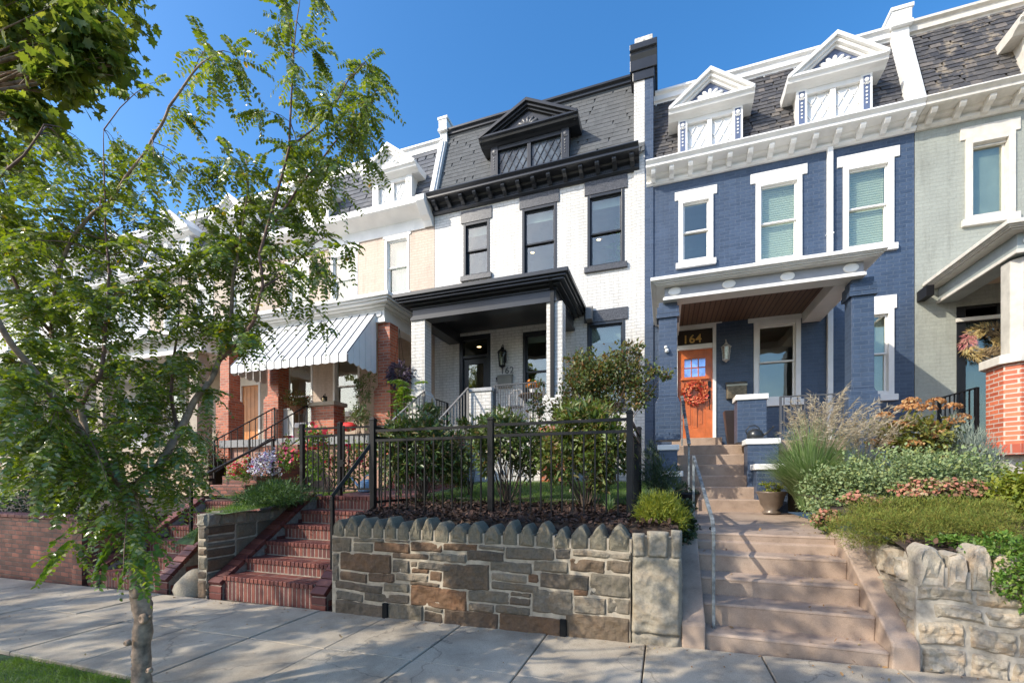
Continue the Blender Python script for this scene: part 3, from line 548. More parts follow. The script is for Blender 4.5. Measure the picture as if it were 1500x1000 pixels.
# ---------------------------------------------------------------- 166: sage house at the right
def build_166():
    X0, X1 = 4.715, 10.6
    h = house('row_house', 'sage green painted brick house with grey slate roof at the right edge', 'house', X0)
    SW = mat('aged cream trim', (.62, .58, .51), .55, .06, 8, bump=.2)
    W = [pxrect(1413.7, 1486, 192, 312)]; a, b = PX(1401, YF), PX(1470, YF); dr = (a, b, 2.1, PZ(1468, 443, YF)); W.append((8.2, 9.4, 5.7, 7.8))
    wall(h, X0, X1, 1.0, 8.7, W+[dr], BG166); interior(h, X0, X1, 5.5, 8.5); interior(h, X0, X1, 2.1, 5.3)
    for r in W: window(h, *r, SW, cw=.1, rec=.0, lintel=(.24, .08), sill=(.14, .06), blind=0, mid=.97, blindm=CURT)
    zt = PZ(1468, 468, YF); F_ = MB(); F_.box(a, a+.14, YF-.01, YF+.14, 2.1, dr[3]).box(b-.1, b, YF-.01, YF+.14, 2.1, dr[3]).box(a+.14, b-.1, YF-.01, YF+.14, zt, zt+.1).box(a+.14, b-.1, YF-.01, YF+.14, dr[3]-.06, dr[3])
    F_.build('door_frame', BLKM, h, bevel=.006); MB().box(a-.02, b, YF-.06, YF-.012, zt+.02, zt+.09).build('door_head', SW, h)
    DG = mat('dark grey panelled door', (.05, .06, .065), .4)
    D = MB().box(a+.14, b-.1, YF+.07, YF+.11, 2.1, zt)
    for k in range(4): D.box(a+.3, b-.2, YF+.06, YF+.07, 2.3+k*.45, 2.65+k*.45)
    D.build('door', DG, h, bevel=.008); MB().box(a+.14, b-.1, YF+.03, YF+.034, 2.1, zt).build('storm_pane', GLASS, h)
    zc = 8.76; cornice(h, X0, X1, zc, SW, 14, fr=.36)
    shingle_slope(h, X0+.1, X1, zc-.02, 10.85, 10.78, 11.5, SLATEL, row=.11, wid=.17, ragged=.18)
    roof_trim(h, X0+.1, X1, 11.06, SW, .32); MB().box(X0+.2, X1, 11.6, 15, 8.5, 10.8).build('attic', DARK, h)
    for xc in (6.95, 9.2): dormer(h, xc, 1.33, zc+.06, 9.88, 10.54, 1.74, SW, SW, mat('sage paint', (.3, .33, .28), .5), 0, LATW, 1)
    porch_roof(h, 4.83, 10.2, 8.6, 5.36, SW, 4.93, frm=mat('sage grey frieze', (.28, .31, .30), .5), oval=7, slim=True, ceil=mat('tan porch ceiling', (.45, .35, .25), .6), ovm=mat('pale boss', (.6, .62, .62), .5))
    fl = 2.12
    MB().box(5.0, 10, 9.1, YF-.01, fl-.2, fl-.002).build('porch_floor', CONC, h)
    def octo(cx, cy, r, c_=.4): return [(cx-r, cy-r+c_*r), (cx-r+c_*r, cy-r), (cx+r-c_*r, cy-r), (cx+r, cy-r+c_*r), (cx+r, cy+r-c_*r), (cx+r-c_*r, cy+r), (cx-r+c_*r, cy+r), (cx-r, cy+r-c_*r)]
    cx, cy = 5.29, 9.12
    p = MB().prism(octo(cx, cy, .33), 2.0, 3.26, 'z').build('porch_pier', ORB, h, bevel=.006)
    MB().prism(octo(cx, cy, .40), 3.26, 3.40, 'z').build('cap', SW, p, bevel=.012)
    MB().prism(octo(cx, cy, .42), 1.86, 2.02, 'z').build('brick_course', brick('upright orange brick', (.50, .10, .05), (.4, .3, .25), bw=.068, bh=.2, ms=.009, var=.2), p)
    MB().prism(octo(cx, cy, .20, .5), 3.40, 4.9, 'z').build('column', mat('grey cream column paint', (.50, .47, .41), .5, .08, 6), h, bevel=.01)
    MB().box(4.86, 10, 9.0, 10.85, 1.86, 2.03).build('porch_edge', brick('upright orange brick', (0, 0, 0), (0, 0, 0)), h)
    MB().box(4.95, 10, 8.95, 9.3, .6, 1.858).build('porch_base', mat('x', (0, 0, 0)) if 0 else brick('cream base brick', (.66, .6, .52), (.6, .54, .46), var=.03), h)
    B = MB(); rail_run(B, (4.95, 10.6, fl-.05), (4.95, 9.5, fl-.05), .95, 8, r=.009); B.build('porch_railing', BLKM, h)
    MB().box(4.74, 4.86, YF-.35, YF-.01, 5.0, 5.2).build('roof_flashing', BLKM, h)
    return h
# ---------------------------------------------------------------- 160: cream house with the awning
def build_160():
    X0, X1 = -12.1, -6.13
    h = house('row_house', 'cream brick house with red brick porch columns and a white metal awning', 'house', X0)
    W = [pxrect(564, 599.5, 343.6, 427), pxrect(485, 524, 367, 440), (-11.5, -10.6, 6.3, 8.15)]
    L = [pxrect(417, 458, 523, 588), pxrect(488, 527, 512, 604)]
    L[0] = (L[0][0], L[0][1], 3.2, L[0][3]-.05)
    wall(h, X0, X1, 1.0, 9.2, W+L, BY160); interior(h, X0, X1, 5.9, 9.0); interior(h, X0, X1, 2.6, 5.7)
    for r in W: window(h, *r, WHITE, mid=.5, blind=.0, lintel=(.3, .06), sill=(.14, .08), blindm=CURT)
    for r in L: window(h, *r, WHITE, mid=.45, cw=.07, blind=None, sill=(.1, .04))
    zc = 9.2
    c = MB().prism([(YF+.1, zc-.02), (YF-.5, zc), (YF-.5, zc-.16), (YF-.44, zc-.2), (YF-.1, zc-.3), (YF-.04, zc-.32), (YF-.04, zc-.62), (YF+.1, zc-.62)], X0, X1-.04).build('cornice', WHITE, h)
    MB().prism([(YF-.55, zc-.005), (YF-.55, zc-.16), (YF-.42, zc-.3), (YF-.3, zc-.42), (YF-.16, zc-.5), (YF-.06, zc-.62), (YF, zc-.62), (YF, zc-.005)], X1-.28, X1-.02).build('bracket', WHITE, c, bevel=.01)
    shingle_slope(h, X0, X1, zc-.02, 11.2, 10.78, 11.45, SLATEG, row=.16, wid=.24); roof_trim(h, X0, X1, 11.44, WHITE, .36)
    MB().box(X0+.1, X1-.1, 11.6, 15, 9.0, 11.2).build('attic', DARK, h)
    for xc in (-7.42, -10.35): dormer(h, xc, 1.33, zc+.06, 10.3, 11.0, 1.8, WHITE, WHITE, WHITE, 0, LATW, 1)
    rake_wall(h, X0, zc-.1, 11.5, WHITE)
    fl = 2.55
    porch_roof(h, X0+.35, -6.02, 8.55, 5.83, WHITE, 5.25, frm=WHITE, oval=6, ceil=WHITE)
    MB().box(X0+.3, -6.1, 8.85, YF-.01, fl-.2, fl).build('porch_floor', mat('grey porch floor', (.25, .25, .25), .6), h); MB().box(X0+.4, -6.2, 8.98, YF-.1, 1.1, fl-.202).build('porch_base', mat('pink tan stucco', (.42, .24, .18), .85, .1), h)
    for (a, b) in ((PX(553.5, 8.95), PX(571, 8.95)), (-10.12, -9.74), (-11.9, -11.55)): col(h, a, b, 8.95, 9.3, fl-.5, 5.25, RED, .07, 3.75)
    a, b = PX(458, 9.0), PX(491, 9.0); p = MB().box(a, b, 8.95, 9.35, fl, 3.35).build('entry_pier', RED, h); MB().box(a-.05, b+.05, 8.9, 9.4, 3.35, 3.45).build('cap', mat('tan stone cap', (.42, .34, .26), .8, .1), p, bevel=.01)
    B = MB(); rail_run(B, (-9.7, 9.05, fl), (a-.7, 9.05, fl), .8, 12); B.build('porch_railing', mat('white painted iron', (.7, .7, .68), .4), h)
    # awning
    A0, A1 = PX(340, 7.87)-.05, -6.6; ya, yb, zt, zb = 8.9, 7.87, 5.5, 4.25
    AW = mat('white awning metal', (.78, .78, .77), .4, .03, 3); SEAM = mat('awning seam shade', (.10, .105, .12), .5)
    Q = MB(); n = 15; p = (A1-A0)/n
    for i in range(n):
        x = A0+i*p; Q.prism([(ya, zt), (yb, zb), (yb, zb-.17-.0), (yb+.02, zb-.17), (yb+.02, zb-.01), (ya, zt-.02)], x+.016, x+p-.016)
        Q.prism([(x+.016, zb-.17), (x+p/2, zb-.185), (x+p-.016, zb-.17)], yb, yb+.02, 'y')
    aw = Q.build('awning', AW, h, bevel=.0)
    R = MB()
    for i in range(n+1): x = A0+i*p; R.bar((x, ya, zt+.006), (x, yb-.0, zb+.006), .02, .02); R.bar((x, yb+.012, zb-.02), (x, yb+.012, zb-.17), .02, .03, up=(0, 1, 0))
    R.build('awning_seam', SEAM, aw)
    for xx in (A0, A1):
        T = MB(); k = 5
        for i in range(k):
            y_a = ya-(ya-yb)*i/k; y_b = ya-(ya-yb)*(i+1)/k; za, zb_ = zt-(zt-zb)*i/k, zt-(zt-zb)*(i+1)/k
            lo = zb-.17+(-.03 if i < 3 else 0)
            T.prism([(y_a-.006, za-.01), (y_b+.006, zb_-.01), (y_b+.006, lo), ((y_a+y_b)/2, lo-.045), (y_a-.006, lo)], xx-.008, xx+.008)
        T.build('awning_side', AW, aw)
    st = MB()                                                                    # front steps of the porch
    xl, xr = PX(405, 8.9), PX(452, 8.9)
    for k in range(6): st.box(xl, xr, 8.84-.29*(k+1), 8.84-.29*k, 1.1, fl-.2*(k+1))
    st.build('porch_steps', OLDR, h, bevel=.01)
    for xx in (xl, xr): B = MB(); rail_run(B, (xx, 8.84, fl-.05), (xx, 7.2, 1.5), .86, 10, bot=.12); B.build('stair_railing', BLKM, h)
    return h
# ---------------------------------------------------------------- the far houses behind the tree
def far_house(x0, x1, label, wm, dz=0, gable=(), door=False):
    h = house('row_house', label, 'house', x0); zc = 9.1+dz; n = 3; wd = (x1-x0)
    W = [(x0+wd*(.2+.28*i)-.42, x0+wd*(.2+.28*i)+.42, 6.35+dz, 8.2+dz) for i in range(3)]+[(x0+wd*.25-.5, x0+wd*.25+.45, 3.2+dz, 5.0+dz)]
    k_ = .82 if door else .72; dr = (x0+wd*k_-.5, x0+wd*k_+.55, 2.5+dz, 4.95+dz)
    wall(h, x0, x1, .9, 9.1+dz, W+[dr], wm); interior(h, x0, x1, 5.9+dz, 9.0+dz); interior(h, x0, x1, 2.4+dz, 5.6+dz)
    for i, r in enumerate(W): window(h, *r, WHITE, lintel=(.26, .07), sill=(.13, .06), blind=(.3, .6, 0, .5)[i], blindm=CURT)
    a, b, c, d = dr; f = MB().box(a, a+.22, YF-.01, YF+.14, c, d).box(b-.08, b, YF-.01, YF+.14, c, d).box(a+.22, b-.08, YF-.01, YF+.14, d-.35, d).build('door_frame', WHITE, h)
    if door: D = MB().box(a+.22, b-.08, YF+.05, YF+.1, c, d-.35); [D.box(a+.24+.18*i, a+.40+.18*i, YF+.04, YF+.05, c+.05, d-.4) for i in range(4) if a+.4+.18*i < b-.08]; D.build('door', mat('orange plank door', (.55, .22, .06), .4, .1), h)
    else: MB().box(a+.22, b-.08, YF+.05, YF+.1, c, d-.35).build('door', mat('dark green door', (.03, .06, .05), .4), h)
    cornice(h, x0, x1, zc, WHITE, 10, fr=.4)
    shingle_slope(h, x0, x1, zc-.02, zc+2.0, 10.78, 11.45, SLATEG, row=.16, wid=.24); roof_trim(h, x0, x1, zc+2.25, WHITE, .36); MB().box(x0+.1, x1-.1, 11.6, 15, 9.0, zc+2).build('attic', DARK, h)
    for g in gable: dormer(h, g, 1.33, zc+.06, zc+1.1, zc+1.8, 1.8, WHITE, WHITE, WHITE, 0, LATW, 1)
    rake_wall(h, x0, zc-.1, zc+2.3, WHITE)
    porch_roof(h, x0+.4, x1-.1, 8.55, 5.7+dz, WHITE, 5.15+dz, ceil=WHITE)
    fl = 2.45+dz; MB().box(x0+.4, x1-.15, 8.85, YF-.01, fl-.2, fl).build('porch_floor', mat('tan stone cap', (0, 0, 0)), h)
    for xx in (x0+.8, x1-.85): col(h, xx-.17, xx+.17, 8.95, 9.3, fl, 5.15+dz, wm, .05, 3.5)
    # pierced brick screen below the porch floor
    B = MB(); z = 1.0; r_ = 0
    while z < fl-.25:
        x = x0+.5-(.15 if r_ % 2 else 0)
        while x < x1-.3: B.box(x, x+.2, 8.92, 9.02, z, z+.075); x += .3
        z += .083; r_ += 1
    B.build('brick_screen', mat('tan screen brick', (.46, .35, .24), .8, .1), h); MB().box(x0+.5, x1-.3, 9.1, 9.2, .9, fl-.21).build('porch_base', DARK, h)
    B = MB()
    for k in range(6): B.bar((x0+1, 9.05, fl+.25+k*.12), (x1-1, 9.05, fl+.25+k*.12), .014)
    for xx in (x0+1, (x0+x1)/2, x1-1.0): B.bar((xx, 9.05, fl), (xx, 9.05, fl+.9), .03)
    B.build('porch_railing', BLKM, h)
    return h
H162 = build_162(); H164 = build_164(); H166 = build_166(); H160 = build_160()
far_house(-18.1, -12.12, 'tan brick house with an orange plank door, left of the cream house behind the tree', BT158, 0, (-13.6, -16.4), True)
far_house(-24.0, -18.12, 'pale grey house with a white dormer seen through the top of the tree', BL156, -.1, (-19.6, -22.4))
far_house(-30.0, -24.02, 'pale house farthest left in the row, mostly hidden behind foliage', BW162, -.2, (-25.6, -28.4))
# ================================================================ GROUND, STAIRS, WALLS
from mathutils import noise as mn
def nz(x, y, z=0, s=1): return mn.noise(Vector((x*s, y*s, z*s)))
def sheet(name, x0, x1, y0, y1, zf, m, step=.3, kind='structure', amp=0):
    nx = max(1, int((x1-x0)/step)); ny = max(1, int((y1-y0)/step)); B = MB()
    vs = [(x0+(x1-x0)*i/nx, y0+(y1-y0)*j/ny) for j in range(ny+1) for i in range(nx+1)]
    vs = [(x, y, zf(x, y)+amp*nz(x, y, 3, 2.2)) for x, y in vs]
    B.add(vs, [(j*(nx+1)+i, j*(nx+1)+i+1, (j+1)*(nx+1)+i+1, (j+1)*(nx+1)+i) for j in range(ny) for i in range(nx)])
    return tag(B.build(name, m, None, fix=False), kind=kind)
EARTH = mat('garden soil', (.055, .036, .024), .95, .3, 6, bump=.8, bs=60)
GRASSM = mat('lawn soil green', (.06, .10, .025), .9, .3, 9, bump=.5, bs=80)
ASPH = mat('asphalt', (.10, .096, .09), .9, .1, 8, bump=.4, bs=150)
def concrete():
    t = NT('pavement concrete'); n = t.noise(2.0, 6); sp = t.noise(160, 3, rough=.8)
    c = t.ramp(n, [(.3, (.34, .285, .215)), (.5, (.46, .39, .295)), (.72, (.55, .475, .365))]); c = t.mix(.7, c, t.ramp(sp, [(.36, (.45,)*3), (.5, (1.,)*3), (.66, (1.15, 1.12, 1.08))]), 'MULTIPLY')
    st = t.noise(1.1, 8, rough=.75); c = t.mix(.75, c, t.ramp(st, [(.36, (.55, .53, .5)), (.47, (.9, .89, .88)), (.56, (1, 1, 1))]), 'MULTIPLY')
    gum = t.n.new('ShaderNodeTexVoronoi'); gum.inputs['Scale'].default_value = 3.3; t.link(t.pos(), gum.inputs['Vector']); c = t.mix(.7, c, t.ramp(gum.outputs['Distance'], [(.05, (.45,)*3), (.075, (1,)*3)]), 'MULTIPLY')
    cr = t.n.new('ShaderNodeTexVoronoi'); cr.feature = 'DISTANCE_TO_EDGE'; cr.inputs['Scale'].default_value = .55; nv = t.n.new('ShaderNodeTexNoise'); nv.inputs['Scale'].default_value = 2.5; nv.inputs['Detail'].default_value = 6; t.link(t.pos(), nv.inputs['Vector']); ad = t.n.new('ShaderNodeVectorMath'); ad.operation = 'MULTIPLY_ADD'; ad.inputs[1].default_value = (.8, .8, .8); t.link(nv.outputs['Color'], ad.inputs[0]); t.link(t.pos(), ad.inputs[2]); t.link(ad.outputs[0], cr.inputs['Vector']); c = t.mix(.65, c, t.ramp(cr.outputs['Distance'], [(.002, (.35,)*3), (.006, (1,)*3)]), 'MULTIPLY')
    c = t.mix(.6, c, t.ramp(t._p.outputs['Random Per Island'], [(0, (.86,)*3), (1, (1.06, 1.05, 1.03))]), 'MULTIPLY')
    t.link(c, t.b.inputs['Base Color']); t.b.inputs['Roughness'].default_value = .9; t.bump(sp, .35, .004); return t.m
PAVE = concrete()
sheet('ground', -300, 300, -300, 300, lambda x, y: SZ(max(-60, min(60, x)))-.35, mat('dry far ground', (.20, .17, .12), .95, .2, 1), 12)
sheet('road', -60, 60, -9, .35, lambda x, y: SZ(x)-.15, ASPH, 3)
tag(MB().prism([(.35, -.3), (.35, -.005), (.37, .012), (.52, .012), (.52, -.3)], -1, 1).build('kerb', PAVE), kind='structure').scale = (60, 1, 1)
bpy.data.objects['kerb'].rotation_euler = (0, -math.atan(.018), 0)
sheet('tree_strip', -40, 14, .52, 2.26, lambda x, y: SZ(x)-.02, GRASSM, .12, amp=.02)
P_ = MB(); joints = [-.163+.925*k for k in range(-32, 14)]
for r_, (ya, yb) in enumerate(((2.27, 3.2), (3.2, 4.16))):
    for k in range(len(joints)-1):
        a, b = joints[k]+.006, joints[k+1]-.006; wob = .004*rnd.uniform(-1, 1)
        if (r_+k) % 5 == 0: wob = .003
        z = lambda x: SZ(x)+wob
        ch = .007; ya_, yb_ = ya+.006, yb-.006
        top = [(a+ch, ya_+ch), (b-ch, ya_+ch), (b-ch, yb_-ch), (a+ch, yb_-ch)]; out = [(a, ya_), (b, ya_), (b, yb_), (a, yb_)]
        P_.add([(x, y, z(x)) for x, y in top]+[(x, y, z(x)-.006) for x, y in out]+[(x, y, z(x)-.08) for x, y in out],
               [(0, 1, 2, 3)]+[(i, i+4, (i+1) % 4+4, (i+1) % 4) for i in range(4)]+[(i+4, i+8, (i+1) % 4+8, (i+1) % 4+4) for i in range(4)])
tag(P_.build('sidewalk', PAVE), kind='structure')
sheet('sidewalk_bed', -40, 14, 2.26, 4.6, lambda x, y: SZ(x)-.035, EARTH, 2)
# yards behind the retaining walls
def ramp_(y, y0, y1, a, b): t = min(1, max(0, (y-y0)/(y1-y0))); return a+(b-a)*t
ZM = lambda x, y: ramp_(y, 4.3, 8.8, 1.02, 1.42)-max(0, 4.42-y)*.9
sheet('planting_bed', -3.7, .12, 4.16, 6.3, ZM, EARTH, .15, amp=.03)
sheet('lawn', -3.9, .12, 6.3, 10.88, ZM, GRASSM, .3, amp=.02)
ZR = lambda x, y: ramp_(y, 4.3, 8.6, .93, 1.45)+max(0, (x-3))*.02-max(0, 4.45-y)*.9
sheet('garden_bank', 1.84, 12, 4.22, 10.88, ZR, EARTH, .2, amp=.04)
ZL = lambda x, y: ramp_(y, 4.2, 6, 1.0, 1.16)
sheet('lawn', -6.65, -5.62, 4.3, 10.88, lambda x, y: ZL(x, y) if x > -6.2 else ZL(x, y)-max(0, (5.2-y))*.5, GRASSM, .2, amp=.02)
sheet('lawn', -30, -8.55, 4.4, 10.88, lambda x, y: .80+.02*(y-4), EARTH, .4, amp=.03)
sheet('lawn', -8.56, -6.64, 6.2, 10.88, lambda x, y: 1.12, GRASSM, .3, amp=.02)
# bricks as real pieces
BRK = island('maroon stair bricks', [(.14, .035, .026), (.18, .048, .034), (.23, .068, .045), (.155, .04, .03), (.12, .033, .028)], .6, bump=.4, noise_mix=.45, ns=16)
MORT = mat('grey mortar', (.29, .235, .19), .9, .15, 20, bump=.5)
def brick_run(B, p, u, n, v, wv, d, g=.0095):
    """n bricks side by side along u (a vector of one brick pitch), each |v| long and |d| thick"""
    p, u, v, d = map(Vector, (p, u, v, d)); ul = u.length; k = u*((ul-g)/ul)
    for i in range(n):
        a = p+u*i+Vector((rnd.uniform(-1, 1), rnd.uniform(-1, 1), rnd.uniform(-1, 1)))*.0012
        q = [a, a+k, a+k+v, a+v]; q = q+[c+d for c in q]
        B.add(q, [(0, 3, 2, 1), (4, 5, 6, 7), (0, 1, 5, 4), (1, 2, 6, 5), (2, 3, 7, 6), (3, 0, 4, 7)])
def brick_stairs(name, label, x0, x1, y0, zs, run, cw=.22, cheek_r=True, topY=None, xext=0, group=None):
    z0 = SZ(x0)-.04; t = thing(name, label, 'stairs', ((x0+x1)/2, y0, z0), group); n = len(zs)
    M_ = MB(); B = MB(); N = int(round((x1-x0)/.068)); pw = (x1-x0)/N
    for k, z in enumerate(zs):
        ya = y0+run*k; lo = z0 if k == 0 else zs[k-1]; xe = xext if k >= 3 else 0; ne = int(xe/pw)
        M_.box(x0+.002, x1+xe-.002, ya+.0065, ya+run+(.3 if k == n-1 else .02), lo-.02, z-.003)
        brick_run(B, (x0+.004, ya+.004, lo+.008), (pw, 0, 0), N+ne, (0, 0, z-.062-lo-.008), 0, (0, .02, 0))
        brick_run(B, (x0+.004, ya-.018, z-.058), (pw, 0, 0), N+ne, (0, .19, 0), 0, (0, 0, .058))
        brick_run(B, (x0+.004, ya+.182, z-.058), (pw*3, 0, 0), (N+ne)//3, (0, run-.19, 0), 0, (0, 0, .056))
    st = M_.build('steps', MORT, t); B.build('step_bricks', BRK, st, bevel=.004, seg=1)
    def cheek(a, b, ytop, ztop):
        M2 = MB(); zf = .19+z0+.04; M2.prism([(y0-.03, z0), (y0-.03, zf-.03), (ytop, ztop-.03), (ytop+.1, ztop-.03), (ytop+.1, z0)], a+.008, b-.008)
        c = M2.build('cheek_wall', MORT, t); B2 = MB(); dy, dz = ytop-y0, ztop-zf; L = math.hypot(dy, dz); nb = int(L/.105); st_ = Vector((0, dy, dz))/nb; nrm = Vector((0, -dz, dy)).normalized()*.06
        brick_run(B2, Vector((a, y0-.03, zf-.03)), st_, nb, (b-a, 0, 0), 0, nrm)
        zz = z0+.01; kk = 0
        while zz < zf-.06: B2.box(a, b, y0-.045, y0-.02, zz, min(zz+.086, zf-.035)); zz += .095; kk += 1
        # side courses on both faces
        for xx, s_ in ((a, -1), (b, 1)):
            for i in range(int(dy/.21)):
                ya = y0+.0+i*.21
                for j in range(14):
                    za = z0+.01+j*.075; zt = zf-.05+(ya+.0-y0)*dz/dy
                    if za+.066 < zt: B2.box(xx-.012 if s_ < 0 else xx-.008, xx+.008 if s_ < 0 else xx+.012, ya+.005, ya+.2, za, za+.066)
        B2.build('cheek_bricks', BRK, c, bevel=.004, seg=1)
    cheek(x0-cw, x0, y0+run*(n-1)+.05, zs[-1]+.06)
    if cheek_r: cheek(x1, x1+cw, y0+.62, .62)
    return t
brick_stairs('brick_stairs', 'maroon brick stairs beside the stone wall with pointed coping, leading to the white house', -5.6, -4.08, 4.27, [.19, .37, .57, .78, .98, 1.2], .33, xext=.6)
brick_stairs('brick_stairs', 'shaded red brick stairs behind the young tree trunk, leading to the cream house', -8.3, -6.92, 4.3, [.06, .26, .46, .66, .86, 1.06], .33)
tag(MB().prism([(6.2, 1.19), (6.3, 1.195), (8.0, 1.33), (8.0, 1.0), (6.2, 1.0)], -5.6, -4.0).build('brick_path', MARH), kind='structure')
tag(MB().prism([(5.9, .9), (5.9, .915), (8.9, 1.1), (8.9, .9)], -8.3, -6.9).build('brick_path', MARH), kind='structure')
# --- stone work
def stone_face(B, quad_uv, o, ax, nrm, inset, depth, rough, seed, warp=.016, res=.026, rdm=.016):
    """one stone: a rounded, bumpy block face; quad in wall coordinates (u0,u1,v0,v1)"""
    u0, u1, v0, v1 = quad_uv; o = Vector(o); ax = Vector(ax); nr_ = Vector(nrm); up = Vector((0, 0, 1))
    def wv(u, v): return (u+warp*nz(u, v, 7.1, 3), v+warp*1.2*nz(u, v, 1.7, 2.2))
    nu = max(3, int((u1-u0)/res)); nv = max(3, int((v1-v0)/res)); vs = []; fs = []
    u1 = max(u1, u0+.03); rd = min(rdm, (u1-u0)*.3, (v1-v0)*.3)
    for j in range(nv+1):
        for i in range(nu+1):
            a, b = i/nu, j/nv; u = u0+inset+(u1-u0-2*inset)*a; v = v0+inset+(v1-v0-2*inset)*b
            # rounded corners
            du = min(u-u0-inset, u1-inset-u); dv = min(v-v0-inset, v1-inset-v); e = min(du, dv)
            if du < rd*.6 and dv < rd*.6: k = .35; u += k*(rd*.6-dv)*(1 if a < .5 else -1)*.5; v += k*(rd*.6-du)*(1 if b < .5 else -1)*.5
            uu, vv = wv(u, v); h = -.004 if e <= 1e-6 else depth*min(1, (e/rd))**.5+rough*(.5+nz(uu+seed, vv, seed, 9)+.6*nz(uu, vv+seed, seed, 22))*min(1, e/rd)
            if rough > .04 and e > 0: q = mn.voronoi(Vector((uu*11+seed, vv*13, seed)))[0]; h = depth*min(1, (e/rd))**.5+.045*(.75-q[0])*min(1, e/rd)+.012*nz(uu, vv, seed, 30)
            vs.append(o+ax*uu+up*vv+nr_*h)
    for j in range(nv):
        for i in range(nu): k = j*(nu+1)+i; fs.append((k, k+1, k+nu+2, k+nu+1))
    B.add(vs, fs)
def split(r, out, big, lvl=0):
    u0, u1, v0, v1 = r; w_, h_ = u1-u0, v1-v0
    if h_ > .30 or (h_ > .15 and rnd.random() < .5 and lvl < 7): 
        if w_ < 1.1 or lvl > 2:
            t = rnd.uniform(.35, .65); m = v0+h_*t; split((u0, u1, v0, m), out, big, lvl+1); split((u0, u1, m, v1), out, big, lvl+1); return
        t = rnd.uniform(.3, .7); m = u0+w_*t; split((u0, m, v0, v1), out, big, lvl+1); split((m, u1, v0, v1), out, big, lvl+1); return
    if w_ > rnd.uniform(.42, .8) and w_ > h_*1.5: t = rnd.uniform(.35, .65); m = u0+w_*t; split((u0, m, v0, v1), out, big, lvl+1); split((m, u1, v0, v1), out, big, lvl+1); return
    out.append(r)
STONE = None
def stone_mat(name, cols, rust=.35):
    t = NT(name); t.pos(); k = len(cols); c = t.ramp(t._p.outputs['Random Per Island'], [((i+.5)/k, c_) for i, c_ in enumerate(cols)])
    n = t.noise(5, 7, rough=.65); c = t.mix(rust, c, t.ramp(n, [(.3, (.5, .55, .5)), (.5, (1, 1, 1)), (.7, (1.25, .95, .65))]), 'MULTIPLY')
    c = t.mix(.6, c, t.ramp(t.noise(45, 6, rough=.7), [(.3, (.5,)*3), (.6, (1.1,)*3)]), 'MULTIPLY')
    t.link(c, t.b.inputs['Base Color']); t.b.inputs['Roughness'].default_value = .8; t.bump(t.noise(38, 7, rough=.7), .8, .012); return t.m
STONE = stone_mat('brown and grey fieldstone', [(.13, .085, .052), (.18, .09, .042), (.13, .105, .075), (.22, .185, .13), (.10, .072, .05), (.155, .088, .046), (.24, .20, .145), (.115, .095, .072), (.145, .095, .056), (.17, .14, .10)], .5)
COPE = stone_mat('grey green coping stone', [(.21, .18, .12), (.27, .23, .15), (.18, .155, .11), (.31, .265, .19)], .5)
PALE = stone_mat('pale rough stone', [(.38, .32, .24), (.30, .255, .195), (.44, .38, .30), (.34, .29, .22)], .6)
GREYR = stone_mat('grey rough stone', [(.31, .27, .205), (.26, .23, .18)], .35)
POINT = mat('cream pointing mortar', (.40, .335, .25), .9, .15, 12, bump=.4)
PALEM = mat('white pointing mortar', (.40, .35, .28), .9, .25, 9, bump=.9, bs=35)
def coping(parent, xa, xb, ybase, yt, z0f, zh, m, tip=.5, wr=(.15, .215), thick=.2, rgh=.02):
    x = xa
    while x < xb-.08:
        w_ = min(rnd.uniform(*wr), xb-x); 
        if xb-(x+w_) < .09: w_ = xb-x
        z0 = z0f(x); h = zh*rnd.uniform(.84, 1.1); hw = w_/2-.009; cx = x+w_/2; B = MB(); prof = []
        p_ = rnd.uniform(tip-.12, tip+.12); sh = rnd.uniform(-.015, .015)
        for k in range(13):
            a = k/12; s_ = -1+2*a; zz = h*(1-abs(s_)**(1.7)*p_); 
            if k in (0, 12): zz = h*(.62-.1*p_)
            prof.append((cx+hw*s_*(1 if abs(s_) < .99 else 1)+sh*(1-abs(s_)), z0+zz))
        prof = [(cx-hw*.96, z0)]+prof+[(cx+hw*.96, z0)]
        # stack of rings from front to back, bulged
        n = len(prof); cxm, czm = cx, z0+h*.45; rings = []
        for (yy, sc) in ((yt+.0, .80), (yt-.018, .62), (yt-.0, .0)): pass
        sd = rnd.uniform(0, 50)
        ys = [(-.0, 1.0), (-.016, .93), (-.027, .78), (-.032, .45), (-.034, .15)]
        vs = []
        vs += [(p[0], yt+thick, p[1]) for p in prof]
        for dy, sc in ys: vs += [(cxm+(p[0]-cxm)*sc+.004*nz(p[0], p[1], sd, 30), yt+dy+rgh*nz(p[0]*sc+sd, p[1]*sc, sd, 12), czm+(p[1]-czm)*sc+.006*nz(p[1], p[0], sd, 26)) for p in prof]
        R_ = len(ys)+1; fs = [tuple(range(n-1, -1, -1))]
        for r in range(R_-1): fs += [(r*n+i, r*n+(i+1) % n, (r+1)*n+(i+1) % n, (r+1)*n+i) for i in range(n)]
        fs.append(tuple(range((R_-1)*n, R_*n))); B.add(vs, fs); B.build('coping_stone', m, parent, smooth=False)
        MB().box(x+w_-.011, x+w_+.011, yt-.012, yt+thick-.02, z0, z0+h*.50).build('coping_joint', PALEM if m is PALE else POINT, parent)
        x += w_
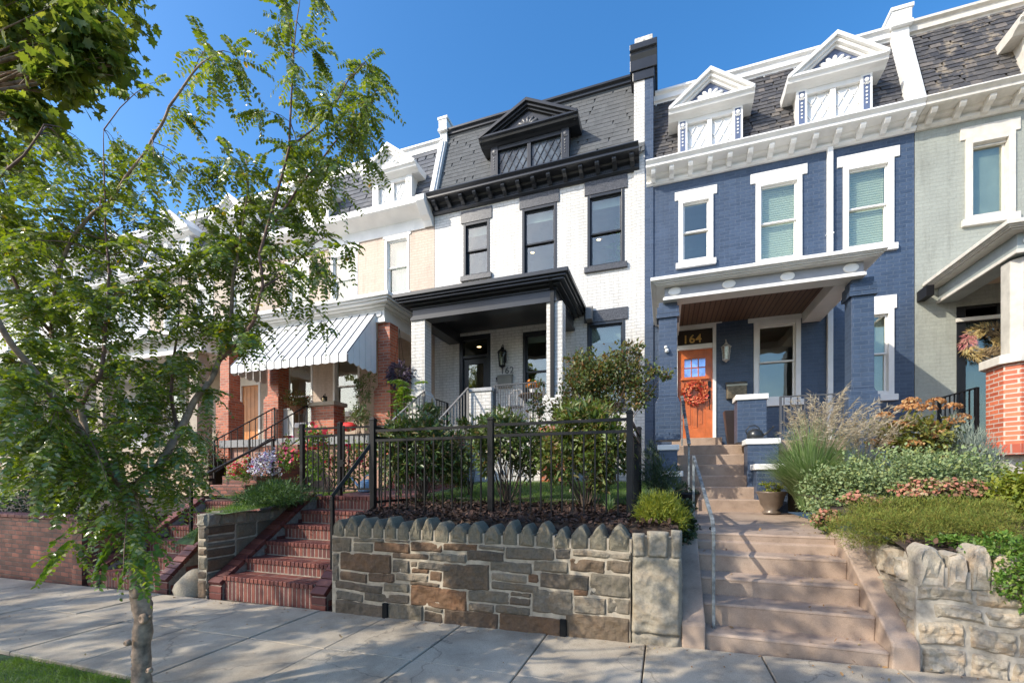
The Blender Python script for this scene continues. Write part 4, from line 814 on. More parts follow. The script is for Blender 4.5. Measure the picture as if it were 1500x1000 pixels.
LAY = [(85,184,222,300),(190,349,228,252),(352,480,230,250),(190,294,254,303),(297,480,252,303),(482,637,234,300),(640,817,245,297),(819,956,250,292),(958,1200,262,342),(1203,1286,262,286),(1203,1282,288,342),(1290,1590,262,334),
 (88,124,305,452),(128,384,306,402),(387,568,305,337),(570,762,305,352),(762,952,294,352),(387,474,339,408),(476,513,345,380),(515,686,354,396),(482,574,384,412),(576,640,397,452),(402,572,412,452),(640,877,360,488),(475,630,455,474),(880,1086,348,408),(1090,1271,345,404),(1275,1456,338,403),(1459,1590,338,404),
 (128,264,403,452),(266,400,405,452),(884,1061,411,458),(1064,1121,409,456),(884,1121,459,500),(1126,1375,408,486),(1378,1590,408,524),(100,341,457,500),(344,473,456,502),(105,246,502,548),(249,474,506,552),(478,760,477,584),(764,972,495,556),(766,895,557,602),(975,1081,503,526),(972,1079,528,568),(897,1079,568,612),
 (1085,1295,487,610),(1297,1374,480,520),(1299,1463,524,610),(1466,1590,528,612),(100,350,552,632),(368,541,560,648),(544,642,578,600),(544,640,600,655),(645,917,592,684),(920,1240,616,714),(1256,1590,616,745)]
def stone_wall_mid():
    x0, x1, y = -3.69, -.30, 4.135
    t = thing('stone_wall', 'brown and grey stone wall with pointed coping stones under the black metal fence', 'wall', ((x0+x1)/2, y, -.05))
    zt = lambda x: .825
    core = MB().box(x0, x1, y+.012, y+.3, -.2, .83).box(x0-.0, x0+.3, y+.3, y+1.2, -.2, .83).build('wall_core', POINT, t)
    B = MB(); out = []; u = x0
    for (a, b, c, d) in LAY:
        k = 3.41; xm = 460+(a+b)/2/k; out.append((max(x0, PX(460+a/k, y)), min(x1, PX(460+b/k, y)), PZ(xm, 720+d/k, y), min(.818, PZ(xm, 720+c/k, y))))
    for r in out: stone_face(B, r, (0, y+.014, 0), (1, 0, 0), (0, -1, 0), -.002, .007, .017, rnd.uniform(0, 99), rdm=.011, res=.02)
    B.build('stones', STONE, t, fix=False)
    B = MB(); out = []; split((y, y+1.1, -.09, .82), out, 0)
    for r in out: stone_face(B, (-r[1], -r[0], r[2], r[3]), (x0+.002, 0, 0), (0, -1, 0), (-1, 0, 0), .0065, .012, .006, rnd.uniform(0, 99))
    B.build('stones', STONE, t, fix=False)
    coping(t, x0, x1, y, y+.03, lambda x: .815, .235, COPE)
    for px in (565, 825): x = PX(px, y); MB().box(x-.03, x+.03, y-.025, y+.2, SZ(x)-.02, SZ(x)+.16).build('weep_hole', mat('black slot shade', (.004, .004, .004), 1), t)  # solid black blocks, coloured as the shade inside the slots
    # rough end pier against the concrete stairs
    B = MB(); out = []
    B2 = [(-.285, .135, -.05, .16), (-.285, .135, .16, .78)]
    for r in [(-.29, .14, -.05, .09), (-.29, .14, .09, .80)]: stone_face(B, r, (0, y+.03, 0), (1, 0, 0), (0, -1, 0), .002, .03, .03, rnd.uniform(0, 99), warp=.02, res=.018)
    stone_face(B, (-4.7, -4.13, -.05, .8), (.125, 0, 0), (0, -1, 0), (1, 0, 0), .004, .01, .015, 3, res=.03)
    for k, (a, b) in enumerate(((-.29, -.17), (-.16, .03), (.04, .14))): stone_face(B, (a, b, .78, 1.0+.02*k), (0, y+.035, 0), (1, 0, 0), (0, -1, 0), .004, .035, .03, 9+k, res=.018)
    B.build('rough_pier', GREYR, t, fix=False, smooth=True); MB().box(-.285, .12, y+.03, y+.5, -.1, .96).build('pier_core', GREYR, t)
stone_wall_mid()
def stone_wall_left():
    x0, x1, y = -6.02, -5.84, 4.2
    t = thing('stone_wall', 'low grey stone wall between the two flights of brick stairs', 'wall', (x0, y, -.1))
    MB().box(x0+.01, x1-.012, y+.012, 6.0, -.2, .86).build('wall_core', POINT, t)
    B = MB(); out = []; split((x0, x1, -.14, .85), out, 0)
    for r in out: stone_face(B, r, (0, y+.014, 0), (1, 0, 0), (0, -1, 0), .006, .014, .01, rnd.uniform(0, 99))
    out = []; u_ = y
    while u_ < 5.9:
        w_ = rnd.uniform(.28, .5); c_ = rnd.uniform(.2, .5); split((u_, min(5.95, u_+w_), -.1, c_), out, 0, 3); split((u_, min(5.95, u_+w_), c_, .85), out, 0, 3); u_ += w_
    for r in out: stone_face(B, r, (x1-.012, 0, 0), (0, 1, 0), (1, 0, 0), .006, .014, .01, rnd.uniform(0, 99))
    B.build('stones', STONE, t, fix=False)
    B = MB(); yy = y
    for k in range(9): h = rnd.uniform(.15, .21); stone_face(B, (yy, yy+.2, .84, .84+h), (x1-.01, 0, 0), (0, 1, 0), (1, 0, 0), .004, .02, .02, k*3.3, res=.02); B.box(x0, x1-.01, yy+.005, yy+.195, .84, .83+h); yy += .2
    stone_face(B, (x0, x1, .84, 1.02), (0, y+.01, 0), (1, 0, 0), (0, -1, 0), .004, .02, .02, 5, res=.02)
    B.build('coping_stones', GREYR, t, fix=False)
    b = thing('boulder', 'half buried grey boulder at the pavement beside the left stone wall', 'boulder', (-6.33, 4.3, -.1)); B = MB(); n = 14; vs = []
    for j in range(8):
        for i in range(n):
            a = 2*math.pi*i/n; e = math.pi/2*j/7; r = math.cos(e)*(1+.2*nz(math.cos(a), math.sin(a), e, 1.5)); vs.append((-6.34+.27*r*math.cos(a), 4.42+.25*r*math.sin(a), -.15+.36*math.sin(e)))
    B.add(vs, [(j*n+i, j*n+(i+1) % n, (j+1)*n+(i+1) % n, (j+1)*n+i) for j in range(7) for i in range(n)]); B.build('stone', GREYR, b, smooth=True)
stone_wall_left()
def stone_wall_right():
    x0, x1, y = 1.83, 2.75, 4.19
    t = thing('stone_wall', 'pale rough stone wall with thick white mortar at the right edge', 'wall', (x0, y, 0))
    MB().box(x0+.005, 6.6, y+.03, y+.35, -.1, .66).box(x0+.012, x0+.3, y+.35, 5.6, -.1, .66).build('wall_core', PALEM, t)
    B = MB(); rows = [(-.03, .205), (.215, .40), (.41, .53), (.54, .668)]
    for j, (a, b) in enumerate(rows):
        u = x0+(.02, .0, .1, .0)[j]
        while u < 6.4:
            w_ = rnd.uniform(.22, .46)*(1.3 if j == 3 else 1)
            stone_face(B, (u, u+w_, a, b), (0, y+.035, 0), (1, 0, 0), (0, -1, 0), .008, .018, .05, rnd.uniform(0, 99), warp=.05, res=.013, rdm=.022)
            u += w_+rnd.uniform(.0, .012)
    for j in range(3):
        u = 4.22
        while u < 5.5: w_ = rnd.uniform(.25, .5); stone_face(B, (-(u+w_), -u, .05+j*.2, .23+j*.2), (x0+.015, 0, 0), (0, -1, 0), (-1, 0, 0), .012, .03, .025, rnd.uniform(0, 99), warp=.03, res=.022); u += w_+.03
    B.build('stones', PALE, t, fix=False)
    coping(t, x0+.0, 6.5, y, y+.04, lambda x: .66, .31, PALE, tip=.16, wr=(.12, .19), thick=.2, rgh=.03)
    B = MB(); yy = 4.35
    for k in range(7): h = rnd.uniform(.2, .3); stone_face(B, (-(yy+.17), -yy, .66, .66+h), (x0+.02, 0, 0), (0, -1, 0), (-1, 0, 0), .006, .03, .03, k*2.3, res=.018); B.box(x0+.02, x0+.2, yy+.01, yy+.16, .64, .65+h*.95); yy += .175
    B.build('coping_stones', PALE, t, fix=False)
stone_wall_right()
def brick_wall_left():
    t = thing('brick_wall', 'old red brick retaining wall at the far left', 'wall', (-9, 4.2, -.2))
    MB().prism([(4.25, -.6), (4.25, .82), (4.5, .82), (4.5, -.6)], -30, -8.56).build('wall', OLDR, t); B = MB()
    for k in range(int(21.4/.215)): B.box(-30+k*.215, -30+k*.215+.205, 4.22, 4.52, .83, .885)
    B.build('cap', BRK, t, bevel=.006, seg=1); MB().box(-8.8, -8.555, 4.2, 5.9, -.3, .815).build('end_pier', OLDR, t)
brick_wall_left()
# --- concrete stairs of the blue house
def conc_stairs():
    t = thing('concrete_stairs', 'tan concrete stairs rising from the pavement to the orange front door', 'stairs', (1, 4.18, 0))
    Y = [4.19, 4.43, 4.73, 5.03, 5.34]; Z = [.145, .349, .525, .709, .895]; B = MB()
    def stp(a, b, y0, y1, z0, z1): B.prism([(y0+.012, z0), (y0, z1-.03), (y0-.004, z1-.022), (y0-.002, z1-.008), (y0+.012, z1), (y1, z1+.004), (y1, z0)], a, b)
    for k in range(5): stp(.335, 1.655, Y[k], Y[k+1]+.02 if k < 4 else 5.6, (Z[k-1] if k else 0)-.03, Z[k])
    s_ = B.build('lower_steps', CONC, t, bevel=.012, seg=3)
    B = MB(); B.prism([(5.3, .6), (5.3, .8), (5.58, .894), (8.4, .93), (8.4, .6)], -.1, 1.95); B.build('landing', CONC, t, bevel=.01)
    B = MB()
    yy = 8.3; z = .93
    for k in range(6): xr = (1.62, 1.58, 1.57, 1.555, 1.545, 1.43)[k]; B.prism([(yy+.28*k, z-.02), (yy+.28*k-.01, z+.19), (yy+.28*k, z+.207), (yy+.28*(k+1)+.02, z+.207), (yy+.28*(k+1)+.02, z-.02)], .2, xr+.12); z += .207
    B.build('upper_steps', CONC, t, bevel=.012, seg=3)
    for (a, b) in ((.14, .335), (1.655, 1.835)):
        B = MB(); y1, z1 = (5.3, .93); B.prism([(4.15, -.05), (4.15, .2), (4.17, .235), (y1, z1), (5.6, z1), (5.6, -.05)], a, b); B.build('cheek_wall', CONC, t, bevel=.015, seg=3)
conc_stairs()
# ---------------------------------------------------------------- handrails
def handrail(label, parts, m, w_=.04, h_=.03, plate=None, name='handrail'):
    t = thing(name, label, 'handrail', parts[0][1][0])
    for nm, pts, r in parts: MBx = MB(); [MBx.bar(pts[i], pts[i+1], r[0], r[1]) for i in range(len(pts)-1)]; MBx.build(nm, m, t, bevel=.004)
    return t
xr = lambda px, Y: PX(px, Y)
WGAL = mat('weathered galvanised rail', (.19, .205, .205), .5, .35, 14, metal=.35, bump=.5, bs=50)
p1 = (.415, 4.33, .14); q1 = (.415, 4.33, 1.01); p2 = (PX(1016, 6.05), 6.05, .9); q2 = (PX(1016, 6.05), 6.05, 1.80)
t = handrail('grey steel handrail nearest the pavement on the tan concrete stairs', [('rail', [q1, (.43, 4.6, 1.10), (q2[0], 6.05, 1.78)], (.036, .024)), ('post', [p1, q1], (.028, .028)), ('post', [p2, (q2[0], 6.05, 1.76)], (.03, .03))], WGAL)
pl = MB().box(-.075, .075, -.002, .002, -.035, .035); pl = pl.build('tag_plate', WHITE, t); pl.location = Vector((PX(1034, 4.75), 4.75, PZ(1034, 773, 4.75)))-WL[t]
mk = MB().box(-.06, -.05, -.006, -.003, -.02, .025).box(-.06, -.035, -.006, -.003, -.02, -.012).lathe([(.001, -.006), (.017, -.006), (.017, -.003), (.001, -.003)], (.045, 0, .0), 12, 0, 'y').build('tag_marks', BLKM, pl)
mk.location = (0, 0, 0); mk.data.transform(Matrix.Translation(WL[pl]))
p3 = (PX(1009, 8.1), 8.1, .93); q3 = (p3[0], 8.1, 2.1); p4 = (PX(999, 9.75), 9.75, 2.17); q4 = (p4[0], 9.75, 3.2)
handrail('grey steel handrail beside the orange door on the upper concrete steps', [('rail', [(q3[0], 8.02, 2.08), q4], (.055, .035)), ('post', [p3, (q3[0], 8.1, 2.1)], (.03, .03)), ('post', [p4, (q4[0], 9.75, 3.15)], (.03, .03))], WGAL)
pa = (-4.0, 4.5, .2); qa = (-4.0, 4.5, PZ(465, 726, 4.5)); qb = (-3.72, 4.88, 2.0)
qb = (-3.70, 4.9, PZ(545, 648, 4.9))
handrail('black metal handrail on the maroon brick stairs', [('rail', [qa, qb], (.04, .045)), ('post', [pa, qa], (.042, .042))], BLKM)
pc = (PX(336, 6.4), 6.4, 1.1); a0 = Vector((PX(280, 4.9), 4.9, PZ(280, 706, 4.9))); a1 = Vector((PX(400, 7.3), 7.3, PZ(400, 643, 7.3)))
handrail('black metal handrail rising beside the flower bed at the left', [('rail', [a0, a1], (.04, .04)), ('post', [(a1.x, a1.y, 1.1), a1], (.05, .05)), ('post', [(a0.x, a0.y, .5), a0], (.04, .04))], BLKM)
# ---------------------------------------------------------------- black metal fence
def fence():
    t = thing('metal_fence', 'black metal fence above the stone wall with pointed coping', 'fence', (-2, 4.9, 1.0))
    def post(x, y, zb, zt): MB().box(x-.034, x+.034, y-.034, y+.034, zb, zt).box(x-.04, x+.04, y-.04, y+.04, zt, zt+.02).prism([(x-.036, zt+.02), (x+.036, zt+.02), (x+.02, zt+.038), (x-.02, zt+.038)], y-.03, y+.03, 'y').build('post', BLKM, t, bevel=.003)
    def panel(a, b, zt, zb, n, low=True):
        a = Vector((*a, 0)); b = Vector((*b, 0))
        for z in ((zt, zt-.13) if not low else (zt, zt-.13, zb+.08)): MB().bar(a+Vector((0, 0, z)), b+Vector((0, 0, z)), .03, .034).build('rail', BLKM, t)
        for i in range(1, n):
            p = a.lerp(b, i/n); MB().bar((p.x, p.y, zb+.01), (p.x, p.y, zt-.13), .0165).build('picket', BLKM, t)
    X = [-3.68, -1.985, -.36]; zz = [(.98, 2.27), (1.0, 2.2), (1.02, 2.2)]
    for x, (zb, zt) in zip(X, zz): post(x, 4.9, zb, zt)
    panel((X[0], 4.9), (X[1], 4.9), 2.13, 1.06, 13, False); panel((X[1], 4.9), (X[2], 4.9), 2.14, 1.07, 13, False)
    post(X[2], 6.7, 1.1, 2.22); panel((X[2], 4.9), (X[2], 6.7), 2.14, 1.15, 13); post(X[0], 6.2, 1.15, 2.42); panel((X[0], 4.9), (X[0], 6.2), 2.18, 1.1, 10)
    g = (PX(443, 6.2), PX(498, 6.2)); post(g[0], 6.2, 1.1, 2.44); post(g[1], 6.2, 1.18, 2.44); panel((g[0], 6.2), (g[1], 6.2), 2.38, 1.2, 7); 
    gt = thing('metal_gate', 'black metal gate closing the top of the maroon brick stairs', 'gate', (g[1], 6.2, 1.2)); B = MB(); a, b = g[1]+.06, X[0]-.06
    B.box(a, a+.035, 6.185, 6.215, 1.26, 2.41).box(b-.035, b, 6.185, 6.215, 1.26, 2.41).box(a+.035, b-.035, 6.188, 6.212, 2.36, 2.39).box(a+.035, b-.035, 6.188, 6.212, 2.23, 2.26).box(a+.035, b-.035, 6.188, 6.212, 1.3, 1.33); B.build('gate_frame', BLKM, gt)
    n = 14
    for i in range(1, n): x = a+.02+(b-a-.04)*i/n; MB().box(x-.008, x+.008, 6.19, 6.21, 1.33, 2.23).build('picket', BLKM, gt)
    MB().box(a-.03, a+.05, 6.15, 6.185, 1.7, 1.82).lathe([(.018, -.05), (.018, 0)], (a+.08, 6.18, 1.76), 8, 0, 'y').build('latch', BLKM, gt)
fence()
# ================================================================ PLANTS
BARK = mat('young tree bark', (.30, .21, .145), .85, .3, 16, bump=1.0, bs=55)
TWIG = mat('red brown twig', (.16, .085, .06), .7, .2, 20)
STEM = mat('dark stem', (.09, .06, .04), .8, .2, 20)
LOC = island('pinnate leaf green', [(.10, .16, .028), (.135, .205, .03), (.18, .26, .035), (.11, .17, .032), (.24, .31, .045), (.08, .13, .03), (.30, .34, .17)], .27, trans=.38, spec=.9, noise_mix=.1, ns=3)
YLEAF = island('yellow autumn leaf', [(.55, .38, .04), (.6, .45, .06)], .5, trans=.3)
MAPLE = island('maple leaf', [(.09, .14, .028), (.14, .20, .04), (.19, .25, .045), (.11, .17, .035), (.16, .20, .04), (.11, .16, .04), (.20, .23, .05)], .42, trans=.45, spec=.4, noise_mix=.2)
def compound(base, direc, length, npair, lsize, droop=.35):
    """leaflets of pinnate leaves hung along a curved stalk: positions, directions, normals, sizes"""
    n = len(base); d = unit(direc); up = np.array([0, 0, 1.0]); P, D, N, Z = [], [], [], []
    side = unit(np.cross(d, up)+1e-3); L = np.asarray(length)[:, None]; nu = unit(np.cross(side, d)+NR.normal(size=(n, 3))*.25)
    for k in range(npair):
        t = .14+.86*k/(npair-1); pos = base+d*L*t+np.array([0, 0, -1.0])*L*droop*t*t; T = unit(d+np.array([0, 0, -1.0])*2*droop*t)
        for s_ in (-1, 1):
            dd = unit(side*s_*.9+T*.35+np.array([0, 0, -.28])+NR.normal(size=(n, 3))*.1)
            P.append(pos); D.append(dd); N.append(unit(nu+NR.normal(size=(n, 3))*.42)); Z.append(lsize*(1-.35*abs(t-.5)**1.0)*NR.uniform(.85, 1.15, n))
    return np.concatenate(P), np.concatenate(D), np.concatenate(N), np.concatenate(Z)
def young_tree():
    t = thing('young_tree', 'slender young tree with feathery leaflets in the planted strip before the pavement', 'tree', tuple(PD(208, 1040, 2.9)))
    def pl(pts): return [(PD(a, b, d), r) for a, b, d, r in pts]
    T = [(209, 1048, 2.9, .070), (208, 1000, 2.9, .060), (207, 950, 2.9, .057), (210, 905, 2.9, .058), (205, 870, 2.9, .060), (203, 838, 2.9, .052), (198, 800, 2.9, .048), (196, 760, 2.9, .048), (190, 722, 2.9, .044)]
    BR = [
        [(190, 722, 2.9, .036), (165, 690, 2.85, .030), (129, 655, 2.75, .026), (99, 607, 2.6, .022), (78, 580, 2.5, .020), (60, 556, 2.45, .018), (30, 520, 2.35, .016), (0, 475, 2.25, .013), (-30, 420, 2.2, .01)],
        [(129, 655, 2.75, .022), (117, 586, 2.85, .018), (102, 568, 2.95, .017), (87, 532, 3.0, .015), (75, 487, 3.05, .013), (80, 430, 3.1, .012), (92, 380, 3.1, .012), (108, 344, 3.1, .011), (136, 312, 3.1, .011), (164, 292, 3.05, .010), (184, 260, 3.0, .010), (216, 220, 2.95, .009), (236, 184, 2.9, .008), (248, 156, 2.85, .007), (276, 116, 2.8, .006), (296, 92, 2.78, .005), (318, 76, 2.75, .003)],
        [(117, 600, 2.85, .014), (132, 568, 2.8, .013), (147, 550, 2.8, .012), (153, 499, 2.85, .011), (158, 460, 2.9, .01), (160, 400, 2.95, .008), (154, 330, 3.0, .006), (152, 240, 3.0, .004), (152, 190, 3.0, .002)],
        [(190, 722, 2.9, .034), (235, 680, 3.0, .028), (262, 630, 3.1, .024), (279, 598, 3.15, .022), (300, 568, 3.2, .020), (318, 535, 3.2, .018), (333, 499, 3.25, .015), (339, 460, 3.25, .013), (342, 400, 3.2, .010), (352, 350, 3.2, .008), (364, 272, 3.2, .005), (360, 230, 3.2, .003)],
        [(322, 528, 3.2, .013), (345, 508, 3.15, .012), (372, 470, 3.1, .011), (385, 420, 3.1, .010), (380, 372, 3.1, .010), (404, 288, 3.15, .009), (424, 215, 3.2, .008), (426, 160, 3.2, .007), (430, 80, 3.2, .005), (438, 10, 3.2, .003), (440, -30, 3.2, .002)],
        [(424, 215, 3.2, .007), (454, 193, 3.25, .006), (478, 172, 3.3, .006), (496, 145, 3.3, .005), (512, 115, 3.3, .004), (535, 90, 3.3, .002)],
        [(392, 340, 3.12, .008), (440, 270, 3.3, .007), (475, 229, 3.35, .006), (511, 187, 3.4, .005), (545, 150, 3.4, .003)],
        [(385, 420, 3.1, .008), (420, 400, 3.3, .006), (455, 360, 3.4, .004), (490, 340, 3.4, .002)],
        [(-30, 300, 2.9, .012), (0, 258, 2.9, .010), (35, 228, 2.9, .007), (65, 182, 2.9, .004)],
        [(75, 487, 3.05, .012), (30, 430, 3.0, .011), (-10, 350, 2.95, .011), (-30, 300, 2.9, .011)],
        [(262, 630, 3.1, .014), (250, 580, 3.25, .011), (255, 520, 3.4, .009), (262, 450, 3.5, .006), (270, 380, 3.5, .003)],
    ]
    tr = MB(); p = pl(T); PP, RR = [], []
    for i in range(len(p)-1):
        for k in range(10): s_ = k/10; PP.append(p[i][0].lerp(p[i+1][0], s_)); RR.append(.88*(p[i][1]*(1-s_)+p[i+1][1]*s_)*(1+.10*nz(i+s_, 3, 1, 1.7)+.05*nz(i+s_, 9, 1, 5)))
    tr.tube(PP, RR, 28); cen = PP
    tr.v = [tuple(Vector(v)+(Vector(v)-cen[min(i//28, len(cen)-1)])*(.14*nz(v[0], v[1], v[2]*.6, 22)+.10*nz(v[0], v[1], v[2], 55))) for i, v in enumerate(tr.v)]
    for (px, py, r, s_) in ((213, 905, .035, 1), (200, 866, .045, -1), (190, 940, .02, -1), (196, 768, .03, -1), (222, 980, .018, 1)):
        c = PD(px, py, 2.84); tr.lathe([(r*.2, -.0), (r, .0), (r*.95, -.02), (r*.55, -.03), (r*.4, -.022)], c, 12, 0, 'y')
    for i in range(14):
        py = 770+i*19; c = PD(207+rnd.choice((-13, 13, 5, -6)), py, 2.88); tr.lathe([(.002, -.01), (.014, -.004), (.012, .008), (.002, .012)], c, 7, 0, 'y')
    tr.build('trunk', BARK, t, smooth=True)
    pts = []
    for b in BR:
        q = pl(b); L = MB(); P2, R2 = [], []
        for i in range(len(q)-1):
            for k in range(3): s_ = k/3; P2.append(q[i][0].lerp(q[i+1][0], s_)+Vector((nz(i+s_, b[0][0]), nz(i+s_, 7, b[0][1]), nz(3, i+s_)))*.012); R2.append(q[i][1]*(1-s_)+q[i+1][1]*s_)
        P2.append(q[-1][0]); R2.append(q[-1][1]); L.tube(P2, R2, 8); L.build('limb', BARK if q[0][1] > .02 else TWIG, t, smooth=True); pts += [(a, r) for a, r in zip(P2, R2)]
    PB = np.array([tuple(a) for a, r in pts])
    blobs = [(90, 440, 90, 70, 3.0, 150), (50, 610, 60, 80, 2.5, 120), (160, 590, 90, 90, 3.0, 150), (120, 700, 110, 45, 2.8, 120), (240, 480, 90, 80, 3.3, 130), (310, 430, 70, 70, 3.3, 90), (250, 600, 60, 70, 3.2, 90),
             (262, 690, 42, 42, 3.1, 60), (185, 770, 42, 36, 2.8, 34), (200, 815, 30, 25, 2.75, 14), (50, 700, 60, 35, 2.6, 50), (30, 300, 50, 60, 3.0, 70), (115, 235, 70, 45, 3.1, 60), (100, 330, 90, 50, 3.2, 90), (40, 400, 60, 60, 2.9, 70), (20, 520, 40, 60, 2.4, 60),
             (295, 85, 36, 22, 2.8, 13), (345, 100, 34, 26, 2.8, 13), (245, 112, 20, 14, 2.85, 5), (275, 150, 20, 20, 2.9, 5), (225, 215, 36, 36, 3.0, 16), (290, 190, 34, 26, 3.0, 10), (310, 240, 40, 40, 3.1, 18), (180, 280, 60, 36, 3.1, 30), (220, 330, 60, 50, 3.2, 34),
             (360, 240, 44, 44, 3.2, 24), (410, 330, 66, 60, 3.3, 70), (365, 385, 70, 60, 3.3, 64), (460, 270, 66, 60, 3.4, 60), (488, 375, 40, 50, 3.4, 26), (500, 190, 52, 62, 3.4, 60), (548, 130, 26, 50, 3.4, 26), (470, 140, 44, 34, 3.3, 18), (540, 210, 28, 46, 3.4, 16),
             (412, 40, 18, 34, 3.2, 10), (462, 62, 24, 20, 3.2, 8), (440, 5, 36, 14, 3.2, 10), (392, 158, 18, 20, 3.2, 6), (450, 110, 18, 20, 3.2, 4), (435, 430, 44, 46, 3.3, 22), (395, 480, 40, 32, 3.2, 16), (350, 490, 44, 40, 3.2, 24), (470, 480, 24, 30, 3.35, 6), (175, 845, 14, 14, 2.7, 3), (95, 790, 16, 20, 2.6, 4), (330, 330, 40, 60, 3.3, 26), (415, 230, 30, 30, 3.2, 14), (150, 480, 60, 60, 2.9, 50), (200, 400, 60, 50, 3.1, 50), (270, 380, 40, 40, 3.3, 22), (300, 545, 40, 40, 3.2, 20)]
    B_, D_, L_ = [], [], []; tw = MB()
    for (cx, cy, rx, ry, dd, n) in blobs:
        n = int(n*(1.12 if cx < 330 else 1.4))
        ntw = max(1, n//6)
        for k in range(ntw):
            while True:
                a, b = rnd.uniform(-1, 1), rnd.uniform(-1, 1)
                if a*a+b*b <= 1: break
            d = dd+rnd.gauss(0, .16); tgt = PD(cx+a*rx, cy+b*ry, d); T_ = np.array(tuple(tgt)); ds = np.linalg.norm(PB-T_, axis=1)+NR.random(len(PB))*.12
            i = int(ds.argmin()); s0 = Vector(PB[i]); L0 = (tgt-s0).length
            if L0 < .05: tgt = s0+Vector((rnd.uniform(-.1, .1), rnd.uniform(-.1, .1), .12)); L0 = .15
            mid = s0.lerp(tgt, .55)+Vector((0, 0, .12*L0)); curve = [s0, s0.lerp(mid, .5)+Vector((0, 0, .04*L0)), mid, mid.lerp(tgt, .6)+Vector((0, 0, .03*L0)), tgt]
            r0 = min(.006, .0022+.004*L0); tw.tube(curve, [r0, r0*.8, r0*.6, r0*.4, .001], 4, cap=False)
            dirt = (tgt-mid).normalized()
            m_ = int(round(n/ntw*1.0+rnd.random()*.9+.3))
            for q in range(m_):
                t_ = rnd.uniform(.15, 1); bp = mid.lerp(tgt, t_) if rnd.random() < .8 else s0.lerp(mid, rnd.random()); v = Vector((rnd.gauss(0, 1), rnd.gauss(0, 1), rnd.gauss(-.1, .55))).normalized()+dirt*.7
                B_.append(bp); D_.append(v); L_.append(rnd.uniform(.13, .24))
    tw.build('branchwork', TWIG, t, fix=False)
    B_ = np.array([tuple(v) for v in B_]); D_ = np.array([tuple(v) for v in D_]); L_ = np.array(L_)
    P, D, N, Z = compound(B_, D_, L_, 10, .036, .42); yel = NR.random(len(P)) < .006
    leaves('foliage', P, D, N, Z, LOC, t); leaves('yellow_foliage', P[yel], D[yel], N[yel], Z[yel]*1.3, YLEAF, t)
    # leaf stalks
    st = MB()
    for i in range(len(B_)):
        b = Vector(B_[i]); d = Vector(D_[i]).normalized(); l = L_[i]; st.tube([b, b+d*l*.5+Vector((0, 0, -l*.105)), b+d*l+Vector((0, 0, -l*.42))], [.0014, .0011, .0006], 3, cap=False)
    st.build('leaf_stalk', mat('leaf stalk', (.16, .2, .06), .6), t, fix=False)
    # hanging bright leaves low on the trunk
    hb, hd, hl = [], [], []
    for (px, py, dx, dz) in ((190, 770, -1, -.2), (200, 765, .3, -.9), (185, 780, -.6, -.7), (205, 790, .1, -1), (175, 772, -1, .15), (215, 775, .8, -.6), (195, 800, -.2, -1), (210, 812, .25, -1), (130, 760, -.8, -.5), (110, 785, -.7, -.8), (95, 800, -.6, -.9), (205, 780, -.3, -1), (180, 760, -.4, -.9), (160, 790, -.3, -1), (152, 800, .1, -1), (222, 800, .3, -1)):
        hb.append(tuple(PD(px, py, 2.78))); hd.append((dx*CT, dx*ST-.2, dz)); hl.append(rnd.uniform(.2, .27))
    P, D, N, Z = compound(np.array(hb), np.array(hd), np.array(hl), 13, .046, .25); leaves('foliage', P, D, N, Z, island('fresh leaf green', [(.10, .20, .03), (.14, .26, .035), (.09, .17, .03)], .4, trans=.4, spec=.6), t)
young_tree()
def big_tree(name, label, base, h0, blobs, n, size, m, seed=0, r0=.2):
    t = thing(name, label, 'tree', base); b = Vector(base); top = b+Vector((0, 0, h0)); tr = MB(); tr.tube([b, b.lerp(top, .5)+Vector((.05, .03, 0)), top], [r0, r0*.8, r0*.7], 12)
    for (c, r, w_) in blobs:
        c = Vector(c); mid = top.lerp(c, .5)+Vector((0, 0, -.3)); tr.tube([top, mid, c], [r0*.35, r0*.15, .012], 7)
        for k in range(7): e = c+Vector((rnd.gauss(0, 1), rnd.gauss(0, 1), rnd.gauss(0, 1))).normalized()*max(r)*.8; s_ = mid.lerp(c, rnd.random()); tr.tube([s_, s_.lerp(e, .5)+Vector((0, 0, .1)), e], [.014, .009, .003], 5)
    tr.build('trunk', BARK, t, smooth=True); P, O = [], []
    tot = sum(w_ for *_, w_ in blobs)
    for (c, r, w_) in blobs: p, o = blob_pts(int(n*w_/tot), c, r, .35); P.append(p); O.append(o)
    P = np.concatenate(P); O = np.concatenate(O); k = len(P); d = unit(O*.5+rvec(k)*.8+np.array([0, 0, -.5])); nn = unit(np.array([0, 0, 1.0])+rvec(k)*.8+O*.3)
    leaves('crown', P, d, nn, NR.uniform(.75, 1.2, k)*size, m, t, 'maple'); return t
mb = []
for (px, py, d, r, w_) in ((60, 40, 6.6, 1.0, 5), (135, 55, 6.4, .52, 2), (100, 115, 6.3, .5, 1.6), (20, 130, 6.8, .8, 3), (-40, 230, 7.6, .9, 3.5), (-10, 340, 8.2, .9, 3), (100, -60, 6.8, .9, 3), (-80, 30, 6.6, 1.2, 4), (165, 95, 6.4, .2, .3), (40, 165, 6.2, .3, .8)): mb.append((tuple(PD(px, py, d*.74)), (r*.74, r*.74, r*.63), w_))
big_tree('maple_tree', 'large maple with lobed leaves hanging in at the top left corner', (-9.6, 1.35, -.15), 5.6, mb, 6500, .105, MAPLE)
